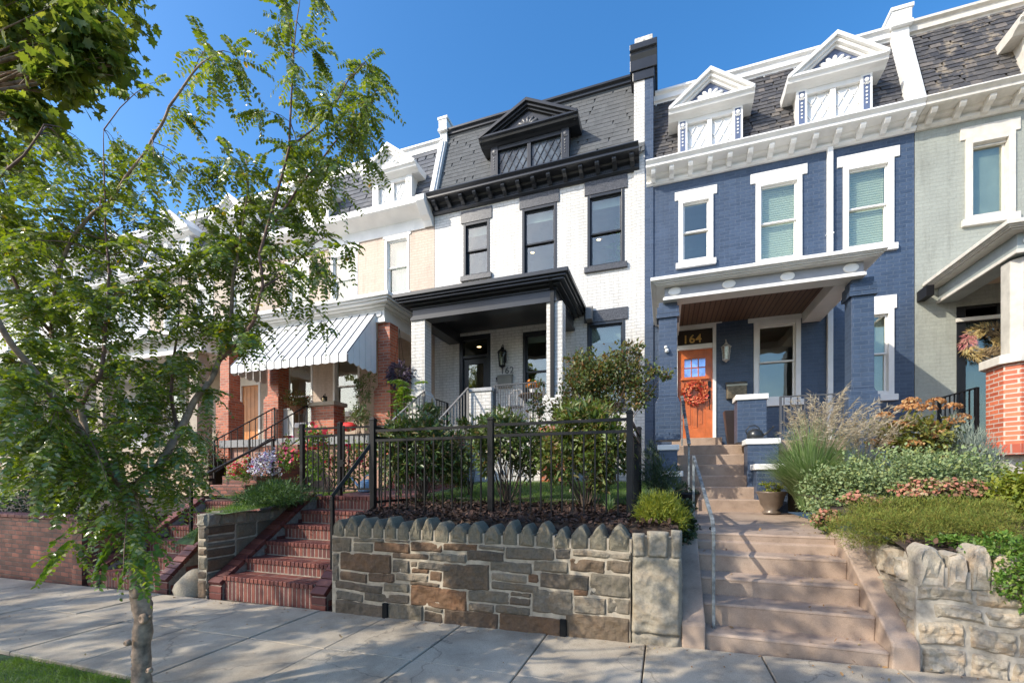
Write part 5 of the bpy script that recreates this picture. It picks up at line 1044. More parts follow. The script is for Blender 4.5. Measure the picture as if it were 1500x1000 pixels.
for (lb, bs, c, r, n) in (('low leafy tree in the planted strip, left of the picture', (-8.0, .85, -.15), (-7.7, -.1, 4.6), 2.0, 1900), ('low thin unseen tree added beside the camera to dapple the steps', (-4.7, .8, -.1), (-3.5, -1.2, 4.7), 1.7, 1250)):
    c = Vector(c); big_tree('street_tree', lb, bs, 2.6, [(tuple(c+Vector((rnd.uniform(-1, 1), rnd.uniform(-1, 1), rnd.uniform(-.7, .7)))*r*.62), (r*.42,)*3, 1) for _ in range(9)], n, .125, MAPLE, r0=.08)  # second crown is out of view, its lean shaped to dapple pavement and steps
for i, (x, y, z, r, n) in enumerate(((-17.4, -4.8, 7.6, 3.4, 2300), (-13.6, -6.3, 7.8, 3.0, 1100), (-4.6, -8.0, 7.9, 2.4, 600))):
    bl = [((x+rnd.uniform(-1, 1)*r*.65, y+rnd.uniform(-1, 1)*r*.65, z+rnd.uniform(-1, 1)*r*.5), (r*.4,)*3, 1) for _ in range(11)]
    big_tree('street_tree', ('leafy street tree across the road, farthest up the street', 'leafy street tree across the road, second down the street', 'thin leafy street tree across the road, behind the camera')[i], (x, y, -.3), 4.6, bl, n, .205, MAPLE, r0=.22)
# ---------------------------------------------------------------- shrubs
def shrub(name, label, cat, blobs, n, size, m, shape='leaf', stems=8, base=None, updir=0, shell=.5, stemr=.008, extra=None, group=None, flat=0, smat=None):
    """blobs: ((x,y,z),(rx,ry,rz))"""
    c0 = Vector(blobs[0][0]); b = Vector(base) if base else Vector((c0.x, c0.y, c0.z-blobs[0][1][2])); t = thing(name, label, cat, tuple(b), group)
    if stems:
        S_ = MB()
        for k in range(stems):
            c, r = blobs[k % len(blobs)]; c = Vector(c); e = c+Vector((rnd.uniform(-.8, .8)*r[0], rnd.uniform(-.8, .8)*r[1], rnd.uniform(-.1, .8)*r[2])); s0 = b+Vector((rnd.gauss(0, .05), rnd.gauss(0, .05), 0))
            S_.tube([s0, s0.lerp(e, .5)+Vector((0, 0, .08)), e], [stemr, stemr*.7, stemr*.3], 5)
        S_.build('stem', smat or STEM, t, fix=False)
    vol = [r[0]*r[1]*r[2] for c, r in blobs]; P, O = [], []
    for (c, r), v in zip(blobs, vol): p, o = blob_pts(int(n*v/sum(vol)), c, r, shell); P.append(p); O.append(o)
    P = np.concatenate(P); O = np.concatenate(O); k = len(P); d = unit(O*.7+rvec(k)*.75+np.array([0, 0, updir])); nn = unit(O*.5+np.array([0, 0, .8+flat])+rvec(k)*.6)
    leaves('foliage', P, d, nn, NR.uniform(.7, 1.25, k)*size, m, t, shape)
    if extra:
        for nm, cnt, sz, mt, shp, topb in extra:
            idx = NR.permutation(k)[:cnt*4]; idx = idx[O[idx][:, 2] > topb][:cnt]; p = P[idx]+O[idx]*size*.6; q = len(p)
            leaves(nm, p, rvec(q), unit(O[idx]+np.array([0, -.5, .3])+rvec(q)*.3), NR.uniform(.7, 1.2, q)*sz, mt, t, shp)
    return t
LAUR = island('laurel leaf', [(.07, .12, .03), (.10, .16, .04), (.14, .21, .05), (.08, .13, .035), (.18, .23, .07), (.22, .17, .07)], .38, trans=.2, spec=.6)
LIME = island('yellow green leaf', [(.10, .16, .03), (.14, .20, .04), (.18, .22, .05), (.08, .13, .03), (.22, .17, .06)], .42, trans=.25, spec=.6)
MYRT = island('turning myrtle leaf', [(.07, .11, .03), (.10, .14, .04), (.20, .18, .05), (.28, .15, .06), (.08, .12, .035), (.15, .17, .05), (.10, .15, .05)], .5, trans=.3)
GREY = island('grey green leaf', [(.20, .27, .11), (.26, .33, .15), (.15, .22, .08), (.32, .38, .20), (.28, .31, .10)], .65, trans=.15, spec=.3)
JUN = island('moss green needle', [(.13, .18, .03), (.20, .23, .04), (.27, .25, .05), (.11, .16, .03), (.25, .19, .04), (.17, .22, .04)], .7, trans=.15, spec=.3)
BRIGHT = island('bright green leaf', [(.10, .20, .03), (.14, .26, .04), (.08, .15, .03), (.20, .28, .05)], .55, trans=.3)
YELG = island('golden needle', [(.28, .30, .03), (.20, .26, .03), (.36, .34, .04), (.10, .16, .02)], .6, trans=.25)
DKG = island('dark green leaf', [(.025, .05, .018), (.035, .065, .02), (.05, .08, .025)], .5, trans=.15)
SEDF = island('pink sedum flower', [(.42, .16, .10), (.50, .24, .15), (.34, .12, .08), (.45, .33, .2), (.24, .22, .07)], .7, trans=.1)
REDF = island('red petal', [(.55, .015, .02), (.65, .03, .04), (.40, .01, .02)], .5, trans=.15)
WHTF = island('white petal', [(.7, .68, .75), (.6, .55, .72), (.75, .75, .75), (.35, .22, .5)], .6, trans=.15)
HYD = island('rusty dried petal', [(.42, .19, .06), (.52, .28, .10), (.34, .13, .05), (.55, .36, .16)], .7, trans=.2)
def pb(px, py, Y, wpx, hpx, dep=None):     # an ellipsoid by its outline: centre pixel, half sizes in pixels
    r_ = (px-750)/F; d = Y/(ST*r_+CT); return ((PX(px, Y), Y, PZ(px, py, Y)), (wpx*d/F, (dep or wpx*.8)*d/F, hpx*d/F))
shrub('leafy_shrub', 'dark green laurel shrub behind the fence, nearest the brick stairs', 'shrub', [pb(612, 655, 5.7, 48, 46), pb(655, 665, 6.0, 40, 44), pb(580, 665, 5.5, 26, 50), pb(625, 612, 5.9, 26, 16)], 4600, .1, LAUR, 'long', 22, (PX(620, 5.8), 5.8, 1.05))
shrub('leafy_shrub', 'thin laurel shrub with bare lower stems behind the middle of the fence', 'shrub', [pb(735, 640, 5.7, 38, 36), pb(775, 655, 5.9, 34, 40), pb(715, 665, 5.6, 24, 30)], 3000, .095, LAUR, 'long', 30, (PX(745, 5.8), 5.8, 1.05))
shrub('leafy_shrub', 'yellowish green laurel shrub behind the right end of the fence', 'shrub', [pb(850, 630, 5.7, 50, 42), pb(885, 655, 5.6, 40, 46), pb(822, 668, 5.6, 32, 36), pb(880, 690, 5.5, 30, 24)], 4800, .1, LIME, 'long', 24, (PX(862, 5.6), 5.6, 1.05))
shrub('myrtle_bush', 'tall airy bush with leaves turning red, before the window of the white house', 'shrub', [pb(860, 560, 7.3, 44, 36), pb(905, 545, 7.3, 42, 34), pb(930, 575, 7.2, 26, 26), pb(850, 528, 7.3, 20, 22), pb(822, 600, 7.2, 18, 32), pb(875, 600, 7.2, 40, 20), pb(790, 590, 7.0, 14, 30), pb(965, 545, 7.2, 22, 12), pb(915, 510, 7.3, 26, 12)], 8500, .06, MYRT, 'leaf', 30, (PX(870, 7.2), 7.2, 1.3), shell=.3)
shrub('leafy_shrub', 'small leafy shrub in front of the white house steps', 'shrub', [pb(700, 622, 6.6, 26, 14), pb(668, 690, 6.6, 24, 20)], 1300, .08, LIME, 'long', 8, (PX(690, 6.6), 6.6, 1.2))
shrub('rose_bush', 'green bush with large red blooms behind the gate', 'shrub', [pb(462, 664, 6.9, 34, 36), pb(510, 678, 7.3, 34, 34)], 2600, .06, BRIGHT, 'leaf', 10, (PX(480, 7), 7.0, 1.15), extra=[('blossom', 110, .095, REDF, 'petal', -.3)])
shrub('flower_clump', 'mound of white and violet flowers beside the black handrail', 'flowers', [pb(388, 684, 7.0, 28, 22)], 700, .04, DKG, 'leaf', 0, extra=[('blossom', 700, .042, WHTF, 'petal', -.6)])
shrub('flower_clump', 'red and yellow flowers at the left edge of the flower bed', 'flowers', [pb(352, 688, 7.0, 22, 18)], 700, .05, BRIGHT, 'leaf', 0, extra=[('blossom', 90, .075, REDF, 'petal', -.4), ('yellow_blossom', 16, .05, YLEAF, 'petal', -.4)])
shrub('flower_clump', 'crimson flowers right of the white mound', 'flowers', [pb(422, 668, 7.1, 16, 22)], 500, .05, BRIGHT, 'leaf', 0, extra=[('blossom', 60, .06, island('crimson petal', [(.45, .02, .10), (.55, .04, .14)], .6), 'petal', -.5)])
shrub('juniper', 'spreading grassy juniper over the low grey stone wall', 'shrub', [pb(410, 722, 5.3, 46, 18, 50), pb(360, 730, 4.9, 24, 12)], 5000, .075, island('deep juniper green', [(.05, .11, .025), (.07, .15, .03), (.04, .08, .02), (.10, .18, .04)], .6, trans=.2), 'needle', 0, updir=.35)
shrub('hedge', 'dark clipped hedge above the old brick wall at the far left', 'hedge', [((-10.6, 5.0, 1.15), (.9, .5, .5)), ((-12, 5.0, 1.2), (.9, .5, .5))], 4200, .05, DKG, 'leaf', 6)
shrub('hedge', 'dark bush hidden behind the young tree beside the brick screen', 'shrub', [pb(300, 660, 8, 30, 45), pb(250, 640, 8.2, 30, 50)], 2200, .07, DKG, 'long', 8, shell=.3)
shrub('golden_shrub', 'small golden needled shrub on top of the rough end of the stone wall', 'shrub', [pb(966, 748, 4.62, 33, 25, 24), pb(990, 758, 4.6, 18, 18, 16), pb(945, 757, 4.6, 16, 15, 14)], 9000, .05, YELG, 'needle', 6, updir=.4)
shrub('rosemary_bush', 'dark green bush between the fence and the lower blue pier', 'shrub', [pb(965, 700, 6.2, 26, 26), pb(955, 672, 6.6, 12, 26), pb(990, 715, 6.0, 18, 14)], 3600, .06, DKG, 'needle', 8, updir=.8, base=(PX(968, 6.2), 6.2, 1.1))
shrub('trailing_plant', 'dark trailing plant hanging beside the left edge of the concrete landing', 'plant', [pb(1006, 775, 5.15, 13, 26), pb(998, 745, 5.6, 16, 14)], 1300, .045, DKG, 'leaf', 0)
shrub('mounded_shrub', 'big mounded grey green shrub on the garden bank beside the landing', 'shrub', [pb(1235, 718, 6.4, 50, 38), pb(1300, 705, 6.6, 70, 44), pb(1375, 700, 6.8, 70, 40), pb(1195, 742, 6.2, 26, 24), pb(1430, 712, 6.8, 40, 30)], 15000, .042, GREY, 'leaf', 14, (PX(1300, 6.5), 6.5, 1.0), shell=.75)
for i, (px, py, w_, h_, Y, lb) in enumerate(((1210, 762, 18, 15, 5.55, 'pink stonecrop blooms at the top corner of the concrete stairs'), (1262, 735, 24, 12, 5.6, 'short row of pink stonecrop along the foot of the grey green shrub'), (1385, 722, 60, 18, 5.75, 'wide drift of pink stonecrop at the right of the bank'))):
    shrub('stonecrop', lb, 'flowers', [pb(px, py, Y, w_, h_, 16)], 900 if i < 2 else 2600, .035, LIME, 'leaf', 6, extra=[('blossom', 260 if i < 2 else 760, .036, SEDF, 'petal', -.2)], group='pink stonecrop on the bank')
shrub('creeping_juniper', 'low moss green juniper spilling over the pale stone wall', 'shrub', [pb(1240+i*11, 768-abs(i-10)*-1.0-8*math.sin(i*1.3), 4.62+.45*rnd.random(), 26, 20+6*rnd.random(), 26) for i in range(22)]+[pb(1270+i*16, 748+4*math.sin(i*2.1), 5.3, 26, 18, 26) for i in range(13)], 42000, .032, JUN, 'needle', 10, (PX(1350, 5), 5.0, .9), updir=.35, shell=.7)
shrub('creeping_plant', 'bright green creeping plant hanging over the right end of the wall', 'plant', [pb(1470, 815, 4.35, 40, 30, 30), pb(1500, 850, 4.2, 30, 40, 20), pb(1400, 795, 4.5, 34, 9, 14), pb(1545, 850, 4.2, 40, 60, 30)], 9000, .032, BRIGHT, 'leaf', 0, shell=.7)
shrub('golden_shrub', 'yellow green shrub cut by the right edge of the picture', 'shrub', [pb(1485, 730, 5.6, 34, 34), pb(1540, 715, 5.6, 50, 40)], 5000, .045, island('gold green leaf', [(.20, .25, .03), (.30, .30, .04), (.14, .2, .03)], .55, trans=.25), 'leaf', 8, (PX(1490, 5.6), 5.6, .95))
shrub('lavender_bush', 'silvery upright bush before the orange brick pier', 'shrub', [pb(1418, 665, 7.9, 28, 40), pb(1436, 680, 7.8, 22, 34), pb(1400, 640, 8.0, 14, 36)], 5200, .085, island('silver needle', [(.22, .27, .22), (.30, .34, .28), (.17, .21, .17)], .7, trans=.1), 'needle', 10, (PX(1420, 7.9), 7.9, 1.35), updir=1.6)
def hydrangea():
    t = shrub('hydrangea', 'hydrangea with rusty dried flower heads below the porch railing', 'shrub', [pb(1340, 640, 8.0, 50, 34), pb(1380, 635, 8.1, 26, 26)], 1700, .075, island('hydrangea leaf', [(.16, .20, .04), (.22, .20, .05), (.30, .28, .05), (.10, .14, .04)], .55, trans=.3), 'leaf', 26, (PX(1350, 8), 8.0, 1.4), stemr=.006)
    P, D = [], []
    for (px, py) in ((1320, 605), (1345, 600), (1375, 598), (1393, 597), (1330, 625), (1352, 618), (1372, 622), (1395, 620), (1303, 640), (1365, 640), (1340, 645), (1385, 640), (1405, 628), (1290, 655), (1320, 660), (1350, 662), (1330, 590), (1310, 622), (1360, 606), (1382, 655), (1295, 612), (1408, 606)):
        c = np.array(tuple(PD(px, py, 8.0/(ST*(px-750)/F+CT)+rnd.uniform(-.3, .3))+Vector((rnd.uniform(-.08, .08), 0, rnd.uniform(-.1, .1))))); n = 85; o = rvec(n); o[:, 2] = np.abs(o[:, 2])*1.0-.25; P.append(c+o*np.array([.105, .105, .075])); D.append(o)
    P = np.concatenate(P); D = np.concatenate(D); leaves('dried_blossom', P, rvec(len(P)), unit(D+rvec(len(P))*.3), .036, HYD, t, 'petal')
hydrangea()
def blades(name, label, cat, c, n, h, spread, m, w_=.9, plume=None, group=None, lean=(0, 0)):
    t = thing(name, label, cat, c, group); B = MB(); c = Vector(c)
    for i in range(n):
        a = rnd.uniform(0, 2*math.pi); s_ = rnd.random()**.6*spread; hh = h*rnd.uniform(.6, 1.05); b = c+Vector((math.cos(a)*spread*.18*rnd.random(), math.sin(a)*spread*.18*rnd.random(), 0)); o = Vector((math.cos(a)*s_+lean[0], math.sin(a)*s_+lean[1], 0)); sd = Vector((-math.sin(a), math.cos(a), 0))*.004*w_*rnd.uniform(.7, 1.3)
        k = 5; vs = []
        for j in range(k+1):
            u = j/k; p = b+o*(u**1.35)+Vector((0, 0, hh*(u-.45*u*u*(s_/spread)*1.3))); ww = sd*(1-u**2)+sd*.05; vs += [p-ww, p+ww]
        B.add(vs, [(2*j, 2*j+1, 2*j+3, 2*j+2) for j in range(k)])
    B.build('blade', m, t, fix=False)
    if plume:
        n2, h2, sp2, mp = plume; P, D = [], []; S_ = MB()
        for i in range(n2):
            a = rnd.uniform(0, 2*math.pi); s_ = rnd.random()**.5*sp2; hh = h2*rnd.uniform(.72, 1.05); o = Vector((math.cos(a)*s_, math.sin(a)*s_, 0))+Vector((sp2*.35, 0, 0)); pts = [c+o*u*u+Vector((0, 0, hh*(u-.12*u*u*s_/sp2*2))) for u in (0, .35, .7, .85, 1)]; S_.tube(pts, [.0022, .002, .0015, .001, .0005], 3, cap=False)
            for q in range(34): u = rnd.uniform(.74, 1.02); p = c+o*u*u+Vector((0, 0, hh*(u-.12*u*u*s_/sp2*2))); P.append(tuple(p)); D.append(tuple((o.normalized()*.6+Vector((rnd.gauss(0, .5), rnd.gauss(0, .5), .3+rnd.gauss(0, .4))))))
        S_.build('stalk', mp, t, fix=False); P = np.array(P); D = np.array(D); leaves('plume', P, D, rvec(len(P)), NR.uniform(.05, .10, len(P)), mp, t, 'needle')
    return t
GRB = island('ornamental grass blade', [(.16, .26, .08), (.24, .34, .13), (.12, .20, .06), (.36, .43, .22)], .5, trans=.25)
PLM = island('dry plume', [(.42, .36, .24), (.54, .48, .36), (.36, .29, .19)], .8, trans=.3)
blades('ornamental_grass', 'tall ornamental grass with pale feathery plumes beside the white capped piers', 'grass clump', (PX(1188, 7.3), 7.3, 1.05), 2100, 1.5, .85, GRB, 1.8, (110, 1.85, .6, PLM))
blades('ornamental_grass', 'dry feathery grass clump before the right blue column', 'grass clump', (PX(1262, 7.9), 7.9, 1.2), 420, .95, .42, GRB, 1.2, (60, 1.45, .5, PLM))
blades('grass_tuft', 'tuft of strappy green leaves in the mulch by the fence end', 'plant', (PX(893, 5.2), 5.2, 1.08), 60, .28, .14, GRB, 2.0)
palm = thing('fern_plant', 'bright green fern beside the red brick porch column', 'plant', (PX(592, 8.4), 8.4, 2.2)); b_ = []; d_ = []
for i in range(46): a = rnd.uniform(0, 6.28); b_.append((PX(592, 8.4)+rnd.gauss(0, .06), 8.4+rnd.gauss(0, .08), rnd.uniform(2.5, 3.7))); d_.append((math.cos(a), math.sin(a), rnd.uniform(-.2, .8)))
P, D, N, Z = compound(np.array(b_), np.array(d_), NR.uniform(.2, .36, 46), 10, .12, .3); leaves('frond', P, D, N, Z, BRIGHT, palm, 'long'); MB().tube([(PX(592, 8.4), 8.4, 1.4), (PX(592, 8.4), 8.4, 3.6)], [.02, .01], 6).build('stem', STEM, palm)
hp = thing('hanging_plant', 'dark purple hanging plant under the cream porch roof', 'plant', (PX(585, 8.8), 8.8, 4.1)); x = PX(585, 8.8)
MB().lathe([(.05, -.2), (.13, -.02), (.15, 0), (.13, 0), (.04, -.16)], (x, 8.8, 4.05), 14).build('basket', STEM, hp); S_ = MB(); [S_.tube([(x+.14*math.cos(a), 8.8+.14*math.sin(a), 4.05), (x, 8.8, 5.0)], .004, 4) for a in (0, 2.1, 4.2)]; S_.build('hanger', BLKM, hp)
p, o = blob_pts(900, (x, 8.8, 3.95), (.28, .25, .3), .5); leaves('foliage', p, unit(o+rvec(900)*.6+np.array([0, 0, -.3])), rvec(900), NR.uniform(.05, .1, 900), island('purple leaf', [(.05, .03, .06), (.08, .045, .09), (.03, .03, .04)], .6), hp, 'long')
shrub('potted_plant', 'leafy dark plant leaning on the railing under the awning', 'plant', [pb(528, 585, 8.7, 15, 30), pb(520, 612, 8.6, 18, 18), pb(540, 560, 8.7, 10, 16)], 700, .09, LAUR, 'long', 8, (PX(526, 8.7), 8.7, 2.5))
shrub('flower_basket', 'basket of rusty and green coleus on the white railing under the awning', 'flower basket', [pb(437, 586, 8.9, 21, 15)], 1300, .05, island('coleus leaf', [(.10, .16, .04), (.16, .20, .05), (.30, .10, .04), (.22, .16, .05)], .6, trans=.2), 'leaf', 0)
bk = thing('wicker_basket', 'brown wicker basket holding the coleus', 'basket', (PX(437, 8.9), 8.9, 2.95)); MB().lathe([(.10, -.17), (.2, -.02), (.22, 0), (.19, 0), (.09, -.15)], (PX(437, 8.9), 8.9, PZ(437, 596, 8.9)), 18).build('bowl', mat('wicker', (.22, .10, .05), .8, .3, 30, bump=.8, bs=60), bk)
# ground stuff
def scatter(name, n, xf, zf, size, m, shape, tilt=.6, up=0):
    P = np.array([(*q, 0) for q in (xf() for _ in range(n))]); P[:, 2] = [zf(a, b) for a, b, _ in P]; d = rvec(n); d[:, 2] *= tilt; d[:, 2] += up; nn = rvec(n)*.5+np.array([0, 0, 1.0]) if up == 0 else rvec(n)
    return tag(leaves(name, P, d, nn, NR.uniform(.6, 1.3, n)*size, m, None, shape), kind='stuff')
GRS = island('lawn grass blade', [(.09, .17, .025), (.13, .24, .035), (.17, .27, .04), (.10, .18, .03)], .55, trans=.3)
MULCH = island('bark mulch', [(.035, .018, .012), (.06, .028, .018), (.10, .048, .03), (.025, .014, .01), (.16, .09, .06)], .85)
scatter('mulch', 6500, lambda: (rnd.uniform(-3.6, .1), 4.22+1.5*rnd.random()**1.3), lambda x, y: ZM(x, y)+rnd.uniform(.0, .04)+(-.05 if y < 4.4 else 0), .06, MULCH, 'leaf')
scatter('grass', 22000, lambda: (rnd.uniform(-3.6, -.3), rnd.uniform(5.6, 8.8)), lambda x, y: ZM(x, y), .06, GRS, 'blade', up=1.2)
scatter('grass', 14000, lambda: (rnd.uniform(-6.62, -5.64), rnd.uniform(4.4, 8.6)), lambda x, y: ZL(x, y) if x > -6.2 else ZL(x, y)-max(0, (5.2-y))*.5, .07, GRS, 'blade', up=1.2)
scatter('grass', 5000, lambda: (rnd.uniform(-8.5, -6.66), rnd.uniform(6.3, 8.6)), lambda x, y: 1.12, .07, GRS, 'blade', up=1.2)
scatter('grass', 16000, lambda: (rnd.uniform(-5.5, -2.0), 2.22-rnd.random()**1.5*.9), lambda x, y: SZ(x)-.02, .06, GRS, 'blade', up=.9)
scatter('leaf_litter', 3000, lambda: (rnd.uniform(1.9, 4.5), rnd.uniform(4.35, 6)), lambda x, y: ZR(x, y)+.02, .05, MULCH, 'leaf')
def stepz(x, y):
    for yy, z in ((5.34, .9), (5.03, .72), (4.73, .535), (4.43, .36), (4.19, .155)):
        if y > yy+.02: return z
    return SZ(x)+.012
scatter('fallen_leaves', 90, lambda: (rnd.choice((rnd.uniform(.35, 1.62), rnd.gauss(1.45, .15))), rnd.uniform(3.2, 5.9)), stepz, .035, island('dry fallen leaf', [(.35, .2, .08), (.28, .13, .05), (.4, .3, .12)], .8), 'leaf')
scatter('fallen_leaves', 120, lambda: (rnd.uniform(-8, 2.5), rnd.choice((rnd.uniform(2.3, 4.1), rnd.gauss(4.05, .04)))), lambda x, y: SZ(x)+.012, .025, island('dry fallen leaf', []) if 0 else MATS['dry fallen leaf'], 'leaf')
# ================================================================ SMALL THINGS
def lantern(name, label, x, y, z, s, frame, cat='lantern'):
    t = thing(name, label, cat, (x, y, z)); B = MB(); c = y-.11*s
    B.box(x-.04*s, x+.04*s, y-.012, y, z-.1*s, z+.12*s).tube([(x, y-.01, z+.1*s), (x, y-.06*s, z+.2*s), (x, c, z+.16*s)], .008*s, 6)
    B.lathe([(.004, .16), (.02, .13), (.035, .10), (.085, .06), (.09, .05), (.02, .05)], (x, c, z), 6) if s == 1 else B.lathe([(.004*s, .16*s), (.02*s, .13*s), (.035*s, .10*s), (.085*s, .06*s), (.09*s, .05*s), (.02*s, .05*s)], (x, c, z), 6)
    for k in range(6): a = k*math.pi/3; B.bar((x+.07*s*math.cos(a), c+.07*s*math.sin(a), z+.05*s), (x+.05*s*math.cos(a), c+.05*s*math.sin(a), z-.17*s), .01*s)
    B.lathe([(.055*s, -.17*s), (.06*s, -.185*s), (.03*s, -.2*s), (.005*s, -.22*s)], (x, c, z), 6); B.build('frame', frame, t)
    MB().lathe([(.045*s, -.168*s), (.064*s, .048*s)], (x, c, z), 6).build('glass', GLASS, t); MB().lathe([(.012*s, -.16*s), (.014*s, -.06*s), (.003*s, -.02*s)], (x, c, z), 8).build('bulb', WHITE, t); return t
lantern('wall_lantern', 'black wall lantern above the numbers of the white house', PX(738.6, YF), YF, PZ(738.6, 525, YF)+.04, 1.55, BLKM)
lantern('wall_lantern', 'white metal wall lantern beside the orange door', PX(1062.5, YF), YF, PZ(1062.5, 518, YF)+.05, 1.25, mat('whitewashed metal', (.55, .52, .47), .5, .2, 30))
lantern('wall_lantern', 'small lantern on the brick entry pier under the awning', PX(474, 9.2), 9.3, PZ(474, 585, 9.2), .8, BLKM)
STEEL = mat('brushed steel box', (.20, .19, .155), .45, .08, 4)
x, z = PX(741, YF), PZ(741, 559, YF); t = thing('mailbox', 'wide steel mailbox under the house number of the white house', 'mailbox', (x, YF, z)); MB().box(x-.2, x+.2, YF-.12, YF-.005, z-.16, z+.12).build('box', STEEL, t, bevel=.01); MB().prism([(YF-.135, z+.10), (YF-.135, z+.13), (YF-.005, z+.19), (YF-.005, z+.125)], x-.21, x+.21).build('lid', STEEL, t)
x = PX(728, YF); z = PZ(728, 556, YF); t = thing('doorbell', 'small black doorbell beside the steel mailbox', 'doorbell', (x, YF, z)); MB().box(x-.025, x+.025, YF-.03, YF-.002, z-.06, z+.06).build('body', BLKM, t, bevel=.008); MB().lathe([(.001, -.035), (.014, -.035), (.014, -.03)], (x, YF, z-.03), 10, 0, 'y').build('button', GALV, t)
x, z = PX(1078, YF), PZ(1078, 572, YF); t = thing('mailbox', 'antique bronze mailbox on the blue wall', 'mailbox', (x, YF, z)); BRZ = mat('antique bronze', (.20, .15, .09), .45, .2, 18, metal=.6, bump=.6, bs=50); MB().box(x-.2, x+.2, YF-.13, YF-.005, z-.19, z+.1).build('box', BRZ, t, bevel=.008)
MB().prism([(YF-.15, z+.08), (YF-.15, z+.12), (YF-.005, z+.2), (YF-.005, z+.105)], x-.21, x+.21).build('lid', mat('bronze lid', (.3, .25, .17), .35, .1, metal=.6), t); B = MB()
for k in range(-6, 7): B.bar((x+k*.03-.05, YF-.135, z-.17), (x+k*.03+.05, YF-.135, z+.06), .006) if abs(k) < 5 else None; 
for k in range(-6, 7): B.bar((x+k*.03+.05, YF-.135, z-.17), (x+k*.03-.05, YF-.135, z+.06), .006) if abs(k) < 5 else None
B.build('grille', BRZ, t)
def wreath(label, x, y, z, R, mts, n, size, shape, rt=.3):
    t = thing('wreath', label, 'wreath', (x, y, z)); a = NR.uniform(0, 2*math.pi, n); b = NR.uniform(0, 2*math.pi, n); r = R*rt*NR.random(n)**.5; c = R*(1-rt)+r*np.cos(b)
    P = np.stack([x+c*np.cos(a), y-.02-R*rt*.5+r*np.sin(b)*.7, z+c*np.sin(a)], 1); rad = np.stack([np.cos(a), np.zeros(n), np.sin(a)], 1); tan = np.stack([-np.sin(a), np.zeros(n), np.cos(a)], 1); D = unit(rad*(np.cos(b)[:, None])+tan*.8+rvec(n)*.4+np.array([0, -.3, 0])); N = unit(np.array([0, -1.0, .2])+rvec(n)*.6)
    k = len(mts); seg = ((a/(2*math.pi)+.12)*k % k).astype(int)
    MB().tube([(x+R*(1-rt)*math.cos(q*.314), y-.03, z+R*(1-rt)*math.sin(q*.314)) for q in range(21)], R*.08, 6).build('ring', STEM, t)
    for i, m in enumerate(mts): s_ = seg == i; leaves('leaf_spray', P[s_], D[s_], N[s_], size*NR.uniform(.7, 1.3, s_.sum()), m, t, shape)
ORL = island('autumn wreath leaf', [(.55, .06, .03), (.60, .14, .05), (.65, .25, .10), (.45, .04, .03)], .6, trans=.15)
wreath('wreath of red and orange leaves on the orange door', PX(1018, YF), YF+.04, PZ(1018, 575, YF), .27, [ORL], 420, .06, 'leaf', .27)
wreath('wheat wreath with pink flowers on the dark door at the right edge', PX(1438, YF), YF, PZ(1438, 503, YF), .36, [island('wheat straw', [(.50, .36, .12), (.42, .27, .10), (.55, .45, .2)], .7), island('dark straw', [(.25, .17, .08), (.18, .12, .06), (.32, .22, .1)], .7), MATS['wheat straw'], island('pink dried flower', [(.6, .18, .2), (.5, .3, .2)], .7), MATS['wheat straw'], MATS['dark straw']], 1100, .09, 'needle', .3)
# pots
POT = mat('bronze glazed pot', (.17, .13, .10), .35, .12, 8, metal=.2)
def pot(label, x, y, z, r, h, m, plant=None, pn=300, plabel=''):
    t = thing('flower_pot', label, 'pot', (x, y, z)); MB().lathe([(r*.42, 0), (r*.62, .02*h), (r*.62, .1*h), (r*.45, .17*h), (r*.75, .4*h), (r*.92, .8*h), (r*1.05, .93*h), (r*1.07, h), (r*.95, h), (r*.9, .9*h), (.01, .88*h)], (x, y, z), 24).build('body', m, t, smooth=True)
    if plant: shrub('potted_plant', plabel, 'plant', [((x, y, z+h+r*.25), (r*.8, r*.8, r*.5))], pn, .04, plant, 'leaf', 5, (x, y, z+h*.9))
pot('tapered bronze pot on the landing before the lower blue pier', PX(1130, 7.95), 7.95, .93, .205, .36, POT, YELG, 420, 'small yellow green plant in the bronze pot')
pot('black pot half hidden behind the golden shrub', PX(1003, 6.9), 6.9, .93, .2, .36, BLKM, DKG, 300, 'dark trailing plant in the black pot')
x, y = PX(1073, 10.3), 10.3; t = thing('tall_planter', 'tall narrow brown planter beside the orange door', 'planter', (x, y, 2.17)); MB().add([(x-.09, y-.09, 2.17), (x+.09, y-.09, 2.17), (x+.09, y+.09, 2.17), (x-.09, y+.09, 2.17), (x-.17, y-.17, 2.92), (x+.17, y-.17, 2.92), (x+.17, y+.17, 2.92), (x-.17, y+.17, 2.92)], [(0, 3, 2, 1), (0, 1, 5, 4), (1, 2, 6, 5), (2, 3, 7, 6), (3, 0, 4, 7), (4, 5, 6, 7)]).build('body', mat('brown planter', (.12, .08, .06), .5), t, bevel=.01)
def watering_can(label, x, y, z, s, m, flip=1):
    t = thing('watering_can', label, 'watering can', (x, y, z)); MB().lathe([(.15*s, 0), (.17*s, .02*s), (.165*s, .12*s), (.13*s, .2*s), (.07*s, .235*s), (.01, .24*s)], (x, y, z), 20).build('body', m, t, smooth=True)
    MB().tube([(x+flip*.12*s, y, z+.07*s), (x+flip*.24*s, y, z+.14*s), (x+flip*.36*s, y, z+.26*s)], [.03*s, .022*s, .014*s], 8).lathe([(.014*s, 0), (.03*s, .02*s)], (x+flip*.365*s, y, z+.262*s), 10).build('spout', m, t, smooth=True)
    MB().tube([(x-flip*.15*s, y, z+.1*s), (x-flip*.19*s, y, z+.2*s), (x-flip*.12*s, y, z+.3*s), (x-flip*.0*s, y, z+.32*s), (x+flip*.08*s, y, z+.26*s), (x+flip*.09*s, y, z+.2*s)], .013*s, 6).build('handle', m, t, smooth=True)
